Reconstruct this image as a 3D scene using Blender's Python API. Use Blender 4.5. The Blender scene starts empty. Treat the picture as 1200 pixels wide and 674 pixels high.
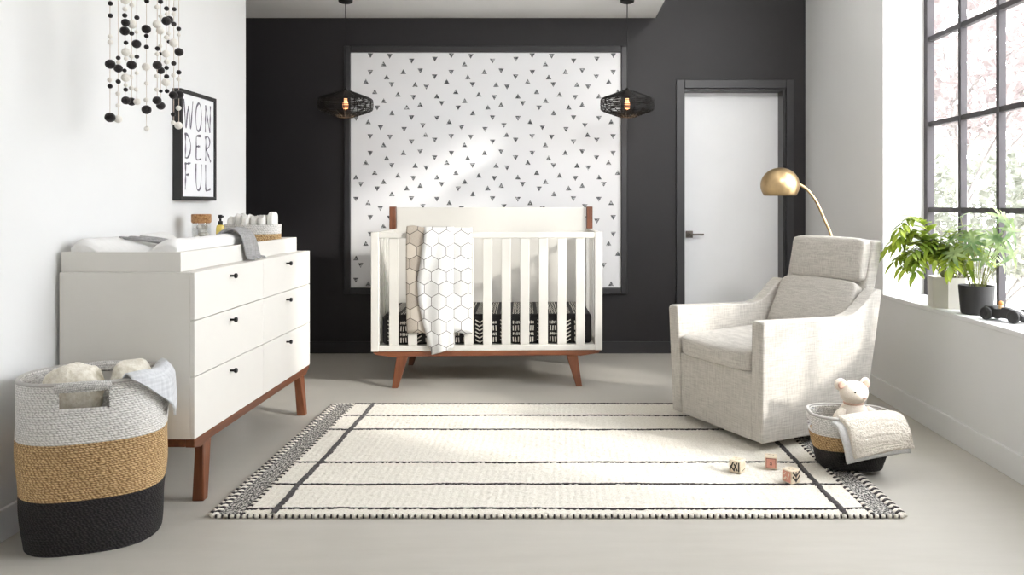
import bpy, math, random
from mathutils import Vector, Matrix
random.seed(7)
SC = bpy.context.scene
COL = SC.collection
PI = math.pi
R = math.radians

# ------------------------------------------------------------------ materials
def new_mat(name):
    m = bpy.data.materials.new(name)
    m.use_nodes = True
    nt = m.node_tree
    b = nt.nodes['Principled BSDF']
    return m, nt, b

def node(nt, kind, **kw):
    n = nt.nodes.new(kind)
    for k, v in kw.items():
        setattr(n, k, v)
    return n

def coords(nt, out='Object', scale=(1, 1, 1), rot=(0, 0, 0)):
    tc = node(nt, 'ShaderNodeTexCoord')
    mp = node(nt, 'ShaderNodeMapping')
    mp.inputs['Scale'].default_value = scale
    mp.inputs['Rotation'].default_value = rot
    nt.links.new(tc.outputs[out], mp.inputs['Vector'])
    return mp.outputs['Vector']

def noise(nt, vec, scale, detail=3, rough=.5):
    n = node(nt, 'ShaderNodeTexNoise')
    n.inputs['Scale'].default_value = scale
    n.inputs['Detail'].default_value = detail
    n.inputs['Roughness'].default_value = rough
    nt.links.new(vec, n.inputs['Vector'])
    return n.outputs['Fac']

def ramp(nt, fac, stops):
    r = node(nt, 'ShaderNodeValToRGB')
    e = r.color_ramp.elements
    while len(e) < len(stops):
        e.new(.5)
    for i, (p, c) in enumerate(stops):
        e[i].position = p
        e[i].color = (*c, 1)
    nt.links.new(fac, r.inputs['Fac'])
    return r.outputs['Color']

def bump(nt, b, h, strength, dist=.002):
    n = node(nt, 'ShaderNodeBump')
    n.inputs['Strength'].default_value = strength
    n.inputs['Distance'].default_value = dist
    nt.links.new(h, n.inputs['Height'])
    nt.links.new(n.outputs['Normal'], b.inputs['Normal'])

def mul(nt, a, f):
    n = node(nt, 'ShaderNodeMath', operation='MULTIPLY')
    nt.links.new(a, n.inputs[0]); n.inputs[1].default_value = f
    return n.outputs[0]

def mth(nt, op, a, bb=None):
    n = node(nt, 'ShaderNodeMath', operation=op)
    for i, x in enumerate((a, bb)):
        if x is None: continue
        if isinstance(x, (int, float)): n.inputs[i].default_value = x
        else: nt.links.new(x, n.inputs[i])
    return n.outputs[0]

def paint(name, c, rough=.55, metal=0, var=.04, scale=6, bmp=0, bscale=200, spec=.5):
    """plain finish with a faint tonal variation"""
    m, nt, b = new_mat(name)
    v = coords(nt)
    f = noise(nt, v, scale)
    lo = tuple(x * (1 - var) for x in c); hi = tuple(min(1, x * (1 + var)) for x in c)
    nt.links.new(ramp(nt, f, [(.3, lo), (.7, hi)]), b.inputs['Base Color'])
    b.inputs['Roughness'].default_value = rough
    b.inputs['Metallic'].default_value = metal
    b.inputs['Specular IOR Level'].default_value = spec
    if bmp:
        bump(nt, b, noise(nt, v, bscale), bmp)
    return m

def wood(name, c1, c2, axis=0, rough=.4):
    m, nt, b = new_mat(name)
    s = [22, 22, 22]; s[axis] = 1.6
    v = coords(nt, scale=tuple(s))
    f = noise(nt, v, 2.2, 5, .6)
    nt.links.new(ramp(nt, f, [(.3, c1), (.7, c2)]), b.inputs['Base Color'])
    b.inputs['Roughness'].default_value = rough
    bump(nt, b, f, .08)
    return m

def linen(name, c1, c2, s=260, rough=.9, bmp=.25):
    m, nt, b = new_mat(name)
    a = noise(nt, coords(nt, scale=(s, s, s * .05)), 1, 2)
    c = noise(nt, coords(nt, scale=(s * .05, s * .05, s)), 1, 2)
    f = mul(nt, mth(nt, 'ADD', a, c), .5)
    nt.links.new(ramp(nt, f, [(.36, c1), (.62, c2)]), b.inputs['Base Color'])
    b.inputs['Roughness'].default_value = rough
    b.inputs['Sheen Weight'].default_value = .15
    b.inputs['Specular IOR Level'].default_value = .2
    bump(nt, b, f, bmp, .002)
    return m

def fleece(name, c1, c2, s=90, rough=1, bmp=.5):
    m, nt, b = new_mat(name)
    v = coords(nt)
    f = noise(nt, v, s, 4, .65)
    nt.links.new(ramp(nt, f, [(.3, c1), (.65, c2)]), b.inputs['Base Color'])
    b.inputs['Roughness'].default_value = rough
    b.inputs['Specular IOR Level'].default_value = .1
    b.inputs['Sheen Weight'].default_value = .2
    bump(nt, b, f, bmp, .006)
    return m

def rope(name, c1, c2, c3, pitch):
    """coiled twisted rope; UV = metres round / metres up"""
    m, nt, b = new_mat(name)
    v = coords(nt, 'UV', (1 / pitch, 1 / pitch, 1))
    sep = node(nt, 'ShaderNodeSeparateXYZ'); nt.links.new(v, sep.inputs[0])
    row = mth(nt, 'FLOOR', sep.outputs[1])
    fv = mth(nt, 'FRACT', sep.outputs[1])
    off = mth(nt, 'FRACT', mul(nt, row, .377))
    wv = noise(nt, coords(nt, 'UV', (30, 90, 1)), 1, 2)
    u = mth(nt, 'ADD', mth(nt, 'ADD', mul(nt, sep.outputs[0], .62), mul(nt, wv, 2.2)), mth(nt, 'ADD', off, mul(nt, fv, .7)))
    tw = mth(nt, 'ABSOLUTE', mth(nt, 'SUBTRACT', mth(nt, 'FRACT', u), .5))
    tw = mul(nt, tw, 2)
    ro = mth(nt, 'SUBTRACT', 1, mth(nt, 'POWER', mul(nt, mth(nt, 'ABSOLUTE', mth(nt, 'SUBTRACT', fv, .5)), 2), 3))
    h = mth(nt, 'MULTIPLY', mth(nt, 'POWER', mth(nt, 'SUBTRACT', 1, tw), .6), ro)
    n = noise(nt, coords(nt, 'UV', (60, 260, 1)), 1, 4, .7)
    f = mth(nt, 'ADD', mul(nt, h, .32), mul(nt, n, .78))
    nt.links.new(ramp(nt, f, [(.36, c1), (.54, c2), (.74, c3)]), b.inputs['Base Color'])
    b.inputs['Roughness'].default_value = .75
    b.inputs['Specular IOR Level'].default_value = .35
    bump(nt, b, h, .7, pitch * .35)
    return m

def emit(name, c, s):
    m, nt, b = new_mat(name)
    b.inputs['Base Color'].default_value = (*c, 1)
    b.inputs['Emission Color'].default_value = (*c, 1)
    b.inputs['Emission Strength'].default_value = s
    return m

def clear(name, tint=(1, 1, 1), gloss=.06):
    m = bpy.data.materials.new(name); m.use_nodes = True
    nt = m.node_tree; nt.nodes.clear()
    o = node(nt, 'ShaderNodeOutputMaterial'); t = node(nt, 'ShaderNodeBsdfTransparent')
    g = node(nt, 'ShaderNodeBsdfGlossy'); x = node(nt, 'ShaderNodeMixShader')
    t.inputs['Color'].default_value = (*tint, 1)
    g.inputs['Roughness'].default_value = .02
    x.inputs[0].default_value = gloss
    nt.links.new(t.outputs[0], x.inputs[1]); nt.links.new(g.outputs[0], x.inputs[2])
    nt.links.new(x.outputs[0], o.inputs['Surface'])
    return m

def leafy(name, c1, c2, trans=.35, s=14):
    m, nt, b = new_mat(name)
    f = noise(nt, coords(nt), s, 2)
    col = ramp(nt, f, [(.35, c1), (.65, c2)])
    nt.links.new(col, b.inputs['Base Color'])
    b.inputs['Roughness'].default_value = .45
    t = node(nt, 'ShaderNodeBsdfTranslucent'); nt.links.new(col, t.inputs['Color'])
    x = node(nt, 'ShaderNodeMixShader'); x.inputs[0].default_value = trans
    o = nt.nodes['Material Output']
    nt.links.new(b.outputs[0], x.inputs[1]); nt.links.new(t.outputs[0], x.inputs[2])
    nt.links.new(x.outputs[0], o.inputs['Surface'])
    return m

def hexquilt(name, base, fill, line, cell=.086):
    m, nt, b = new_mat(name)
    tc = node(nt, 'ShaderNodeTexCoord')
    def vm(op, a, bb=None):
        n = node(nt, 'ShaderNodeVectorMath', operation=op)
        for i, x in enumerate((a, bb)):
            if x is None: continue
            if isinstance(x, tuple): n.inputs[i].default_value = x
            else: nt.links.new(x, n.inputs[i])
        return n
    p = vm('MULTIPLY', tc.outputs['UV'], (1 / cell, 1 / cell, 0)).outputs[0]
    p = vm('ADD', p, (40, 40 * 1.7320508, 0)).outputs[0]
    r = (1, 1.7320508, 1); h = (.5, .8660254, 0)
    a = vm('SUBTRACT', vm('MODULO', p, r).outputs[0], h).outputs[0]
    c = vm('SUBTRACT', vm('MODULO', vm('SUBTRACT', p, h).outputs[0], r).outputs[0], h).outputs[0]
    la = vm('LENGTH', a).outputs['Value']; lc = vm('LENGTH', c).outputs['Value']
    pick = mth(nt, 'LESS_THAN', la, lc)
    mx = node(nt, 'ShaderNodeMix', data_type='VECTOR')
    nt.links.new(pick, mx.inputs[0]); nt.links.new(c, mx.inputs[4]); nt.links.new(a, mx.inputs[5])
    g = mx.outputs[1]
    ag = vm('ABSOLUTE', g).outputs[0]
    d1 = vm('DOT_PRODUCT', ag, (.5, .8660254, 0)).outputs['Value']
    sx = node(nt, 'ShaderNodeSeparateXYZ'); nt.links.new(ag, sx.inputs[0])
    e = mth(nt, 'SUBTRACT', .5, mth(nt, 'MAXIMUM', d1, sx.outputs[0]))
    ln = mth(nt, 'LESS_THAN', e, .022)
    # per-cell tone: some hexagons are cross-hatched grey, others plain
    cid = vm('SUBTRACT', p, g).outputs[0]
    wn = node(nt, 'ShaderNodeTexWhiteNoise', noise_dimensions='2D')
    rnd = vm('FLOOR', vm('MULTIPLY', vm('ADD', cid, (.1, .1, 0)).outputs[0], (2, 1.1547, 1)).outputs[0]).outputs[0]
    nt.links.new(rnd, wn.inputs['Vector'])
    on = mth(nt, 'GREATER_THAN', wn.outputs['Value'], .45)
    hat = noise(nt, coords(nt, 'UV', (900, 90, 1)), 1, 2)
    fl = mth(nt, 'MULTIPLY', on, hat)
    m1 = node(nt, 'ShaderNodeMix', data_type='RGBA'); nt.links.new(fl, m1.inputs[0])
    m1.inputs[6].default_value = (*base, 1); m1.inputs[7].default_value = (*fill, 1)
    m2 = node(nt, 'ShaderNodeMix', data_type='RGBA'); nt.links.new(ln, m2.inputs[0])
    nt.links.new(m1.outputs[2], m2.inputs[6]); m2.inputs[7].default_value = (*line, 1)
    nt.links.new(m2.outputs[2], b.inputs['Base Color'])
    b.inputs['Roughness'].default_value = .95
    b.inputs['Specular IOR Level'].default_value = .1
    bump(nt, b, e, .3, .004)
    return m

M = {}
M['wall'] = paint('white_wall_paint', (.775, .775, .77), .7, var=.015, scale=2, spec=.3)
M['ceil'] = paint('ceiling_paint', (.90, .90, .90), .8, var=.01, spec=.2)
M['dark'] = paint('charcoal_wall_paint', (.0165, .0148, .0162), .5, var=.06, scale=3, bmp=.04, bscale=60, spec=.35)
M['darktrim'] = paint('charcoal_trim_paint', (.022, .021, .0235), .4, var=.05)
M['lacq'] = paint('white_lacquer', (.77, .745, .70), .38, var=.01)
M['lacq2'] = paint('warm_white_paint', (.64, .62, .575), .45, var=.01)
M['walnut'] = wood('walnut_y', (.095, .030, .012), (.18, .062, .025), 1)
M['walnutx'] = wood('walnut_x', (.125, .038, .014), (.22, .072, .027), 0)
M['walnutz'] = wood('walnut_z', (.11, .034, .013), (.20, .066, .026), 2)
M['black'] = paint('black_metal', (.008, .0075, .0075), .45, 0, var=.1, spec=.25)
M['blackmatt'] = paint('black_matt', (.014, .013, .013), .65, var=.12)
M['brass'] = paint('brushed_brass', (.52, .375, .205), .36, 1, var=.06, scale=40)
M['bronze'] = paint('dark_bronze', (.10, .085, .075), .4, .8)
M['steel'] = paint('window_metal', (.075, .070, .075), .7, 0, spec=.12)
M['glass'] = clear('window_glass', (.98, .99, 1), .05)
M['jar'] = clear('jar_glass', (.985, .99, .99), .05)
M['door'] = paint('door_white', (.90, .91, .93), .35, var=.01)
M['linen'] = linen('chair_linen', (.37, .345, .31), (.55, .52, .475), 330)
M['pad'] = fleece('pad_cover', (.82, .81, .79), (.88, .87, .86), 30, bmp=.06)
M['grey'] = linen('grey_knit', (.24, .235, .235), (.36, .35, .345), 300)
M['waffle'] = linen('pale_grey_waffle', (.50, .51, .53), (.66, .67, .69), 110, bmp=.6)
M['sheep'] = fleece('cream_sheepskin', (.66, .60, .48), (.86, .82, .73), 70)
M['sherpa'] = fleece('cream_sherpa', (.62, .55, .46), (.86, .80, .71), 120, bmp=.9)
M['sherpaedge'] = fleece('grey_plush', (.52, .51, .50), (.64, .63, .62), 160, bmp=.3)
M['bear'] = fleece('bear_plush', (.76, .66, .56), (.86, .79, .70), 220, bmp=.3)
M['bearpink'] = fleece('bear_ear', (.56, .36, .28), (.64, .45, .36), 200, bmp=.2)
M['felt_w'] = fleece('white_felt', (.72, .69, .63), (.84, .81, .76), 150)
M['felt_b'] = fleece('black_felt', (.012, .010, .010), (.03, .026, .026), 150)
M['string'] = paint('string', (.60, .50, .42), .9)
M['ropew'] = rope('white_rope', (.40, .38, .36), (.74, .72, .69), (.90, .88, .86), .0072)
M['ropet'] = rope('tan_rope', (.13, .065, .022), (.40, .25, .11), (.70, .50, .28), .0072)
M['ropeb'] = rope('black_rope', (.004, .003, .003), (.009, .0075, .008), (.045, .038, .038), .0072)
M['wrap'] = rope('white_rope_fine', (.36, .35, .33), (.70, .68, .66), (.86, .84, .82), .006)
M['pile'] = fleece('cream_wool_pile', (.66, .61, .52), (.86, .82, .74), 160, bmp=.5)
M['yarn'] = fleece('charcoal_yarn', (.022, .018, .018), (.06, .05, .05), 180)
M['creamyarn'] = fleece('cream_yarn', (.68, .63, .55), (.84, .80, .72), 180)
M['mark'] = paint('white_print', (.72, .69, .62), .8, var=.1, scale=80)
M['sheet'] = paint('black_cotton', (.012, .010, .010), .9, var=.15, scale=60)
M['quilt'] = hexquilt('quilt_print', (.78, .78, .77), (.56, .55, .53), (.15, .14, .135))
M['quiltback'] = hexquilt('quilt_backing', (.48, .43, .37), (.26, .22, .18), (.09, .075, .065))
M['paperw'] = paint('art_paper', (.86, .86, .88), .6, var=.01)
M['ink'] = paint('ink_wash', (.13, .12, .15), .8, var=.75, scale=70)
M['cork'] = fleece('cork', (.20, .085, .03), (.48, .27, .13), 120, bmp=.2)
M['oil'] = paint('amber_oil', (.62, .47, .10), .12, var=.08, scale=20)
M['cotton'] = fleece('cotton', (.78, .76, .72), (.9, .89, .86), 90)
M['pot'] = paint('stoneware_white', (.62, .59, .54), .5, var=.03)
M['soil'] = fleece('soil', (.02, .013, .008), (.07, .045, .03), 120)
M['fern'] = leafy('fern_green', (.13, .21, .014), (.36, .44, .045))
M['schef'] = leafy('umbrella_green', (.09, .17, .05), (.30, .38, .15))
M['stem'] = paint('stem', (.16, .17, .05), .6, var=.2, scale=40)
M['peg'] = paint('peg_wood', (.62, .42, .24), .5, var=.1, scale=30)
M['pegface'] = paint('peg_orange', (.58, .25, .07), .5, var=.1, scale=30)
M['blockwood'] = wood('block_wood', (.62, .50, .36), (.76, .66, .52), 0, .6)
M['blockpink'] = paint('block_pink', (.60, .27, .20), .6, var=.10, scale=60)
M['blockink'] = paint('block_ink', (.03, .022, .02), .6)
M['bulb'] = emit('bulb_glow', (1.0, .46, .22), 2.6)
M['cream'] = paint('cream_stripe', (.70, .66, .60), .5)

# concrete floor
def concrete():
    m, nt, b = new_mat('polished_concrete')
    v = coords(nt)
    a = noise(nt, v, .9, 6, .62); c = noise(nt, coords(nt, scale=(1.2, 7, 1)), 2.5, 5, .6)
    f = mul(nt, mth(nt, 'ADD', a, c), .5)
    nt.links.new(ramp(nt, f, [(.30, (.42, .395, .35)), (.5, (.47, .445, .40)), (.7, (.515, .49, .445))]), b.inputs['Base Color'])
    nt.links.new(ramp(nt, c, [(.3, (.34,) * 3), (.7, (.5,) * 3)]), b.inputs['Roughness'])
    b.inputs['Specular IOR Level'].default_value = .35
    bump(nt, b, c, .03, .01)
    return m
M['floor'] = concrete()

def weaveband():
    m, nt, b = new_mat('flatweave_band')
    f = noise(nt, coords(nt, scale=(150, 85, 1)), 1, 2, .7)
    nt.links.new(ramp(nt, f, [(.45, (.022, .02, .02)), (.62, (.72, .69, .64))]), b.inputs['Base Color'])
    b.inputs['Roughness'].default_value = .95
    bump(nt, b, f, .5, .003)
    return m
M['band'] = weaveband()

def stamp():
    m, nt, b = new_mat('triangle_stamp')
    f = noise(nt, coords(nt, scale=(70, 70, 190), rot=(0, .5, 0)), 1, 3)
    nt.links.new(ramp(nt, f, [(.40, (.05, .053, .058)), (.54, (.17, .175, .18)), (.66, (.66, .66, .67))]), b.inputs['Base Color'])
    b.inputs['Roughness'].default_value = .8
    return m
M['stamp'] = stamp()
M['wallpaper'] = paint('wallpaper', (.84, .84, .85), .75, var=.01, spec=.2)

# ------------------------------------------------------------------ mesh builder
class MB:
    def __init__(s):
        s.v = []; s.f = []; s.m = []; s.uv = {}
    def add(s, vs, fs, mat=0, uvs=None):
        o = len(s.v)
        s.v += [tuple(p) for p in vs]
        for i, f in enumerate(fs):
            if uvs: s.uv[len(s.f)] = uvs[i]
            s.f.append(tuple(o + k for k in f)); s.m.append(mat)
        return s
    def hexa(s, b, t, mat=0):
        return s.add(list(b) + list(t), [(3, 2, 1, 0), (4, 5, 6, 7), (0, 1, 5, 4), (1, 2, 6, 5), (2, 3, 7, 6), (3, 0, 4, 7)], mat)
    def box(s, x0, x1, y0, y1, z0, z1, mat=0):
        return s.hexa([(x0, y0, z0), (x1, y0, z0), (x1, y1, z0), (x0, y1, z0)], [(x0, y0, z1), (x1, y0, z1), (x1, y1, z1), (x0, y1, z1)], mat)
    def frust(s, c0, s0, z0, c1, s1, z1, mat=0):
        q = lambda c, h, z: [(c[0] - h[0], c[1] - h[1], z), (c[0] + h[0], c[1] - h[1], z), (c[0] + h[0], c[1] + h[1], z), (c[0] - h[0], c[1] + h[1], z)]
        return s.hexa(q(c0, s0, z0), q(c1, s1, z1), mat)
    def prism(s, poly, fn0, fn1, mat=0):
        n = len(poly)
        vs = [fn0(*p) for p in poly] + [fn1(*p) for p in poly]
        fs = [tuple(range(n))[::-1], tuple(range(n, 2 * n))]
        fs += [(i, (i + 1) % n, n + (i + 1) % n, n + i) for i in range(n)]
        return s.add(vs, fs, mat)
    def tube(s, pts, r, n=8, mat=0, closed=False):
        pts = [Vector(p) for p in pts]; k = len(pts)
        rr = r if isinstance(r, (list, tuple)) else [r] * k
        vs = []; up = Vector((0, 0, 1)); prev = None
        for i, p in enumerate(pts):
            if closed: t = pts[(i + 1) % k] - pts[i - 1]
            else: t = pts[min(i + 1, k - 1)] - pts[max(i - 1, 0)]
            t = t.normalized() if t.length > 1e-9 else Vector((0, 0, 1))
            if prev is None:
                a = t.cross(up)
                if a.length < 1e-3: a = t.cross(Vector((1, 0, 0)))
            else:
                a = prev - t * prev.dot(t)
                if a.length < 1e-6: a = t.cross(up)
            a.normalize(); prev = a; b = t.cross(a)
            for j in range(n):
                an = 2 * PI * j / n
                vs.append(p + (a * math.cos(an) + b * math.sin(an)) * rr[i])
        fs = []
        for i in range(k if closed else k - 1):
            i2 = (i + 1) % k
            for j in range(n):
                j2 = (j + 1) % n
                fs.append((i * n + j, i * n + j2, i2 * n + j2, i2 * n + j))
        if not closed:
            fs.append(tuple(range(n))[::-1]); fs.append(tuple((k - 1) * n + j for j in range(n)))
        return s.add(vs, fs, mat)
    def lathe(s, prof, n=32, c=(0, 0, 0), mat=0, cap=True):
        vs = []; fs = []; k = len(prof)
        for r, z in prof:
            for j in range(n):
                a = 2 * PI * j / n
                vs.append((c[0] + r * math.cos(a), c[1] + r * math.sin(a), c[2] + z))
        for i in range(k - 1):
            for j in range(n):
                j2 = (j + 1) % n
                fs.append((i * n + j, i * n + j2, (i + 1) * n + j2, (i + 1) * n + j))
        if cap:
            fs.append(tuple(range(n))[::-1]); fs.append(tuple((k - 1) * n + j for j in range(n)))
        return s.add(vs, fs, mat)
    def ell(s, c, r, nu=16, nv=10, mat=0, rot=None, wob=0):
        vs = []; fs = []
        c = Vector(c)
        def P(x, y, z):
            q = Vector((x * r[0], y * r[1], z * r[2]))
            if wob: q *= 1 + random.uniform(-wob, wob)
            if rot is not None: q = rot @ q
            return c + q
        vs.append(P(0, 0, -1))
        for i in range(1, nv):
            p = -PI / 2 + PI * i / nv
            for j in range(nu):
                a = 2 * PI * j / nu
                vs.append(P(math.cos(p) * math.cos(a), math.cos(p) * math.sin(a), math.sin(p)))
        vs.append(P(0, 0, 1)); L = len(vs) - 1
        for j in range(nu):
            j2 = (j + 1) % nu
            fs.append((0, 1 + j2, 1 + j))
            for i in range(nv - 2):
                a = 1 + i * nu
                fs.append((a + j, a + j2, a + nu + j2, a + nu + j))
            fs.append((L, L - nu + j, L - nu + j2))
        return s.add(vs, fs, mat)
    def grid(s, fn, nu, nv, mat=0, closeu=False, uvfn=None, skip=None, matfn=None, vmatch=True):
        """fn(u, v) with u, v in 0..1"""
        cu = nu if closeu else nu + 1
        vs = [fn(i / nu, j / nv) for j in range(nv + 1) for i in range(cu)]
        o = len(s.v); s.v += [tuple(p) for p in vs]
        for j in range(nv):
            for i in range(nu):
                if skip and skip((i + .5) / nu, (j + .5) / nv): continue
                i2 = (i + 1) % cu
                if uvfn:
                    s.uv[len(s.f)] = [uvfn(i / nu, j / nv), uvfn((i + 1) / nu, j / nv), uvfn((i + 1) / nu, (j + 1) / nv), uvfn(i / nu, (j + 1) / nv)]
                s.f.append((o + j * cu + i, o + j * cu + i2, o + (j + 1) * cu + i2, o + (j + 1) * cu + i))
                s.m.append(matfn((i + .5) / nu, (j + .5) / nv) if matfn else mat)
        return s

def obj(name, mb, mats, parent=None, bevel=0, seg=2, sub=0, solid=0, smooth=35, loc=None, rotz=0, off=-1):
    me = bpy.data.meshes.new(name)
    me.from_pydata(mb.v, [], mb.f)
    for m in (mats if isinstance(mats, (list, tuple)) else [mats]):
        me.materials.append(m)
    me.polygons.foreach_set('material_index', mb.m)
    if mb.uv:
        ul = me.uv_layers.new(name='UVMap')
        for pi, u in mb.uv.items():
            p = me.polygons[pi]
            for k, li in enumerate(p.loop_indices):
                ul.data[li].uv = u[k]
    me.validate(); me.update()
    me.polygons.foreach_set('use_smooth', [True] * len(me.polygons))
    if smooth < 180: me.set_sharp_from_angle(angle=R(smooth))
    o = bpy.data.objects.new(name, me); COL.objects.link(o)
    if parent is not None: o.parent = parent
    if loc: o.location = loc
    if rotz: o.rotation_euler.z = rotz
    if solid:
        d = o.modifiers.new('thickness', 'SOLIDIFY'); d.thickness = solid; d.offset = off
    if bevel:
        d = o.modifiers.new('edges', 'BEVEL'); d.width = bevel; d.segments = seg; d.limit_method = 'ANGLE'; d.angle_limit = R(30)
    if sub:
        d = o.modifiers.new('smooth', 'SUBSURF'); d.levels = sub; d.render_levels = sub
    return o

def tag(o, label, cat, group=None, kind=None):
    o['label'] = label; o['category'] = cat
    if group: o['group'] = group
    if kind: o['kind'] = kind
    return o

def thing(name, label, cat, loc=(0, 0, 0), rotz=0, group=None):
    o = bpy.data.objects.new(name, None); COL.objects.link(o)
    o.empty_display_size = .05
    o.location = loc; o.rotation_euler.z = rotz
    return tag(o, label, cat, group)

def struct(name, mb, mats, parent=None, label=None, cat=None, **kw):
    o = obj(name, mb, mats, parent, **kw)
    if parent is None:
        o['kind'] = 'structure'
        if label: o['label'] = label; o['category'] = cat or name.split('_')[0]
    return o

def lerp(a, b, t): return a + (b - a) * t
def curve(pts, n):
    """Catmull-Rom through pts"""
    P = [Vector(p) for p in pts]; P = [P[0] * 2 - P[1]] + P + [P[-1] * 2 - P[-2]]
    out = []; segs = len(P) - 3
    for k in range(n + 1):
        t = k / n * segs; i = min(int(t), segs - 1); t -= i
        a, b, c, d = P[i:i + 4]
        out.append(.5 * ((2 * b) + (c - a) * t + (2 * a - 5 * b + 4 * c - d) * t * t + (3 * b - a - 3 * c + d) * t ** 3))
    return out

# ------------------------------------------------------------------ room
XL, XR, YB = -1.815, 1.835, 5.846       # left wall, right wall, back wall
ZC, ZH = 2.47, 3.10                      # low ceiling, high ceiling
YF = -2.4
WY0, WY1, WZ0, WZ1 = 1.95, 4.456, .593, 2.98   # window opening in the right wall
XW = 2.089

struct('floor', MB().box(-3.2, XR + .3, YF - .1, YB + .3, -.1, 0), M['floor'], label='grey beige polished concrete floor', cat='floor')
struct('ceiling', MB().box(-3.2, .729, YF, YB, ZC, ZH + .1), M['ceil'], label='white dropped ceiling over the crib side of the room', cat='ceiling')
struct('ceiling.001', MB().box(.729, XR + .3, YF, YB + .1, ZH, ZH + .1), M['ceil'], label='higher white ceiling over the door and window side', cat='ceiling')
struct('wall_left', MB().box(XL - .13, XL, YF, 4.637, 0, ZC), M['wall'], label='white wall behind the dresser', cat='wall')
w = MB().box(-3.2, -3.1, 4.5, YB + .1, 0, ZC).box(-3.1, XL - .13, 4.5, 4.637, 0, ZC)
struct('wall_alcove', w, M['dark'], label='charcoal alcove walls behind the end of the left wall', cat='wall')
# back wall with the door opening
DX0, DX1, DZ = .943, 1.690, 1.95
w = MB().box(-3.2, DX0, YB, YB + .2, 0, ZH).box(DX1, XR + .26, YB, YB + .2, 0, ZH).box(DX0, DX1, YB, YB + .2, DZ, ZH)
struct('wall_back', w, M['dark'], label='charcoal painted back wall behind the crib', cat='wall')
w = MB().box(XR, XR + .26, WY1, YB, 0, ZH).box(XR, XR + .26, YF, WY0, 0, ZH).box(XR, XR + .26, WY0, WY1, 0, WZ0 - .022).box(XR, XR + .26, WY0, WY1, WZ1, ZH)
struct('wall_right', w, M['wall'], label='white wall with the tall window', cat='wall')
struct('trim_1', MB().box(XR - .006, XW + .006, WY0, WY1, WZ0 - .022, WZ0), M['wall'], label='white window sill ledge', cat='sill', bevel=.003)
# unseen wall behind the camera; its opening is added to let in fill daylight
w = MB().box(-3.2, .5, YF - .1, YF, 0, ZH).box(1.1, XR + .26, YF - .1, YF, 0, ZH).box(.5, 1.1, YF - .1, YF, 2.4, ZH).box(.5, 1.1, YF - .1, YF, 0, 1.0)
struct('wall_front', w, M['wall'], label='white wall behind the viewpoint with an opening added for fill light', cat='wall')
# skirtings
struct('baseboard_left', MB().box(XL, XL + .014, YF, 4.637, 0, .105), M['wall'], bevel=.003)
struct('baseboard_right', MB().box(XR - .014, XR, YF, YB, 0, .112), M['wall'], bevel=.003)
struct('baseboard_back', MB().box(-3.1, DX0 - .063, YB - .014, YB, 0, .088).box(DX1 + .057, XR - .014, YB - .014, YB, 0, .088), M['darktrim'], bevel=.003)
# door
d = MB().box(DX0, DX1, YB + .13, YB + .17, .005, DZ)
door = struct('door_1', d, M['door'], bevel=.002, label='white flush door in a charcoal frame', cat='door')
hl = MB().box(1.0 - .026, 1.0 + .026, YB + .118, YB + .13, .845, .897)
hl.tube([(1.0, YB + .12, .871), (1.0, YB + .075, .871)], .009, 10)
hl.box(.993, 1.10, YB + .066, YB + .08, .864, .878)
struct('door_handle', hl, M['bronze'], door, bevel=.002)
c = MB().box(DX0 - .062, DX0, YB - .018, YB + .0, 0, DZ + .062).box(DX1, DX1 + .057, YB - .018, YB, 0, DZ + .062).box(DX0, DX1, YB - .018, YB, DZ, DZ + .062)
struct('trim_2', c, M['darktrim'], bevel=.003, label='charcoal door casing', cat='door frame')
c = MB().box(DX1 - .022, DX1, YB, YB + .13, 0, DZ).box(DX0, DX1 - .022, YB, YB + .13, DZ - .016, DZ).box(DX0, DX0 + .003, YB, YB + .13, 0, DZ - .016)
struct('trim_3', c, M['darktrim'], bevel=.002, label='charcoal door jamb', cat='door frame')

# window: steel grid, glass
wf = MB()
ys = []
y = WY1 - .026
while y > WY0:
    ys.append(y); y -= .3525
zs = [WZ0 + .475 * k for k in range(1, 5)]
for k, y in enumerate(ys):
    t = .019 if k in (0, 3, 6, 9, 12, 15) else .013
    if k == 0: wf.box(XW - .025, XW + .014, y - .014, WY1, WZ0, WZ1)
    else:
        wf.box(XW - .018, XW + .014, y - t, y + t, WZ0, WZ1)
for z in zs:
    wf.box(XW - .016, XW + .013, WY0, WY1, z - .013, z + .013)
wf.box(XW - .02, XW + .035, WY0, WY1, WZ0, WZ0 + .02).box(XW - .02, XW + .035, WY0, WY1, WZ1 - .03, WZ1).box(XW - .02, XW + .035, WY0, WY0 + .04, WZ0, WZ1)
win = struct('window_1', wf, M['steel'], label='tall dark steel framed window of many panes', cat='window')
struct('window_pane', MB().box(XW + .008, XW + .012, WY0, WY1, WZ0, WZ1), M['glass'], win)

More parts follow.
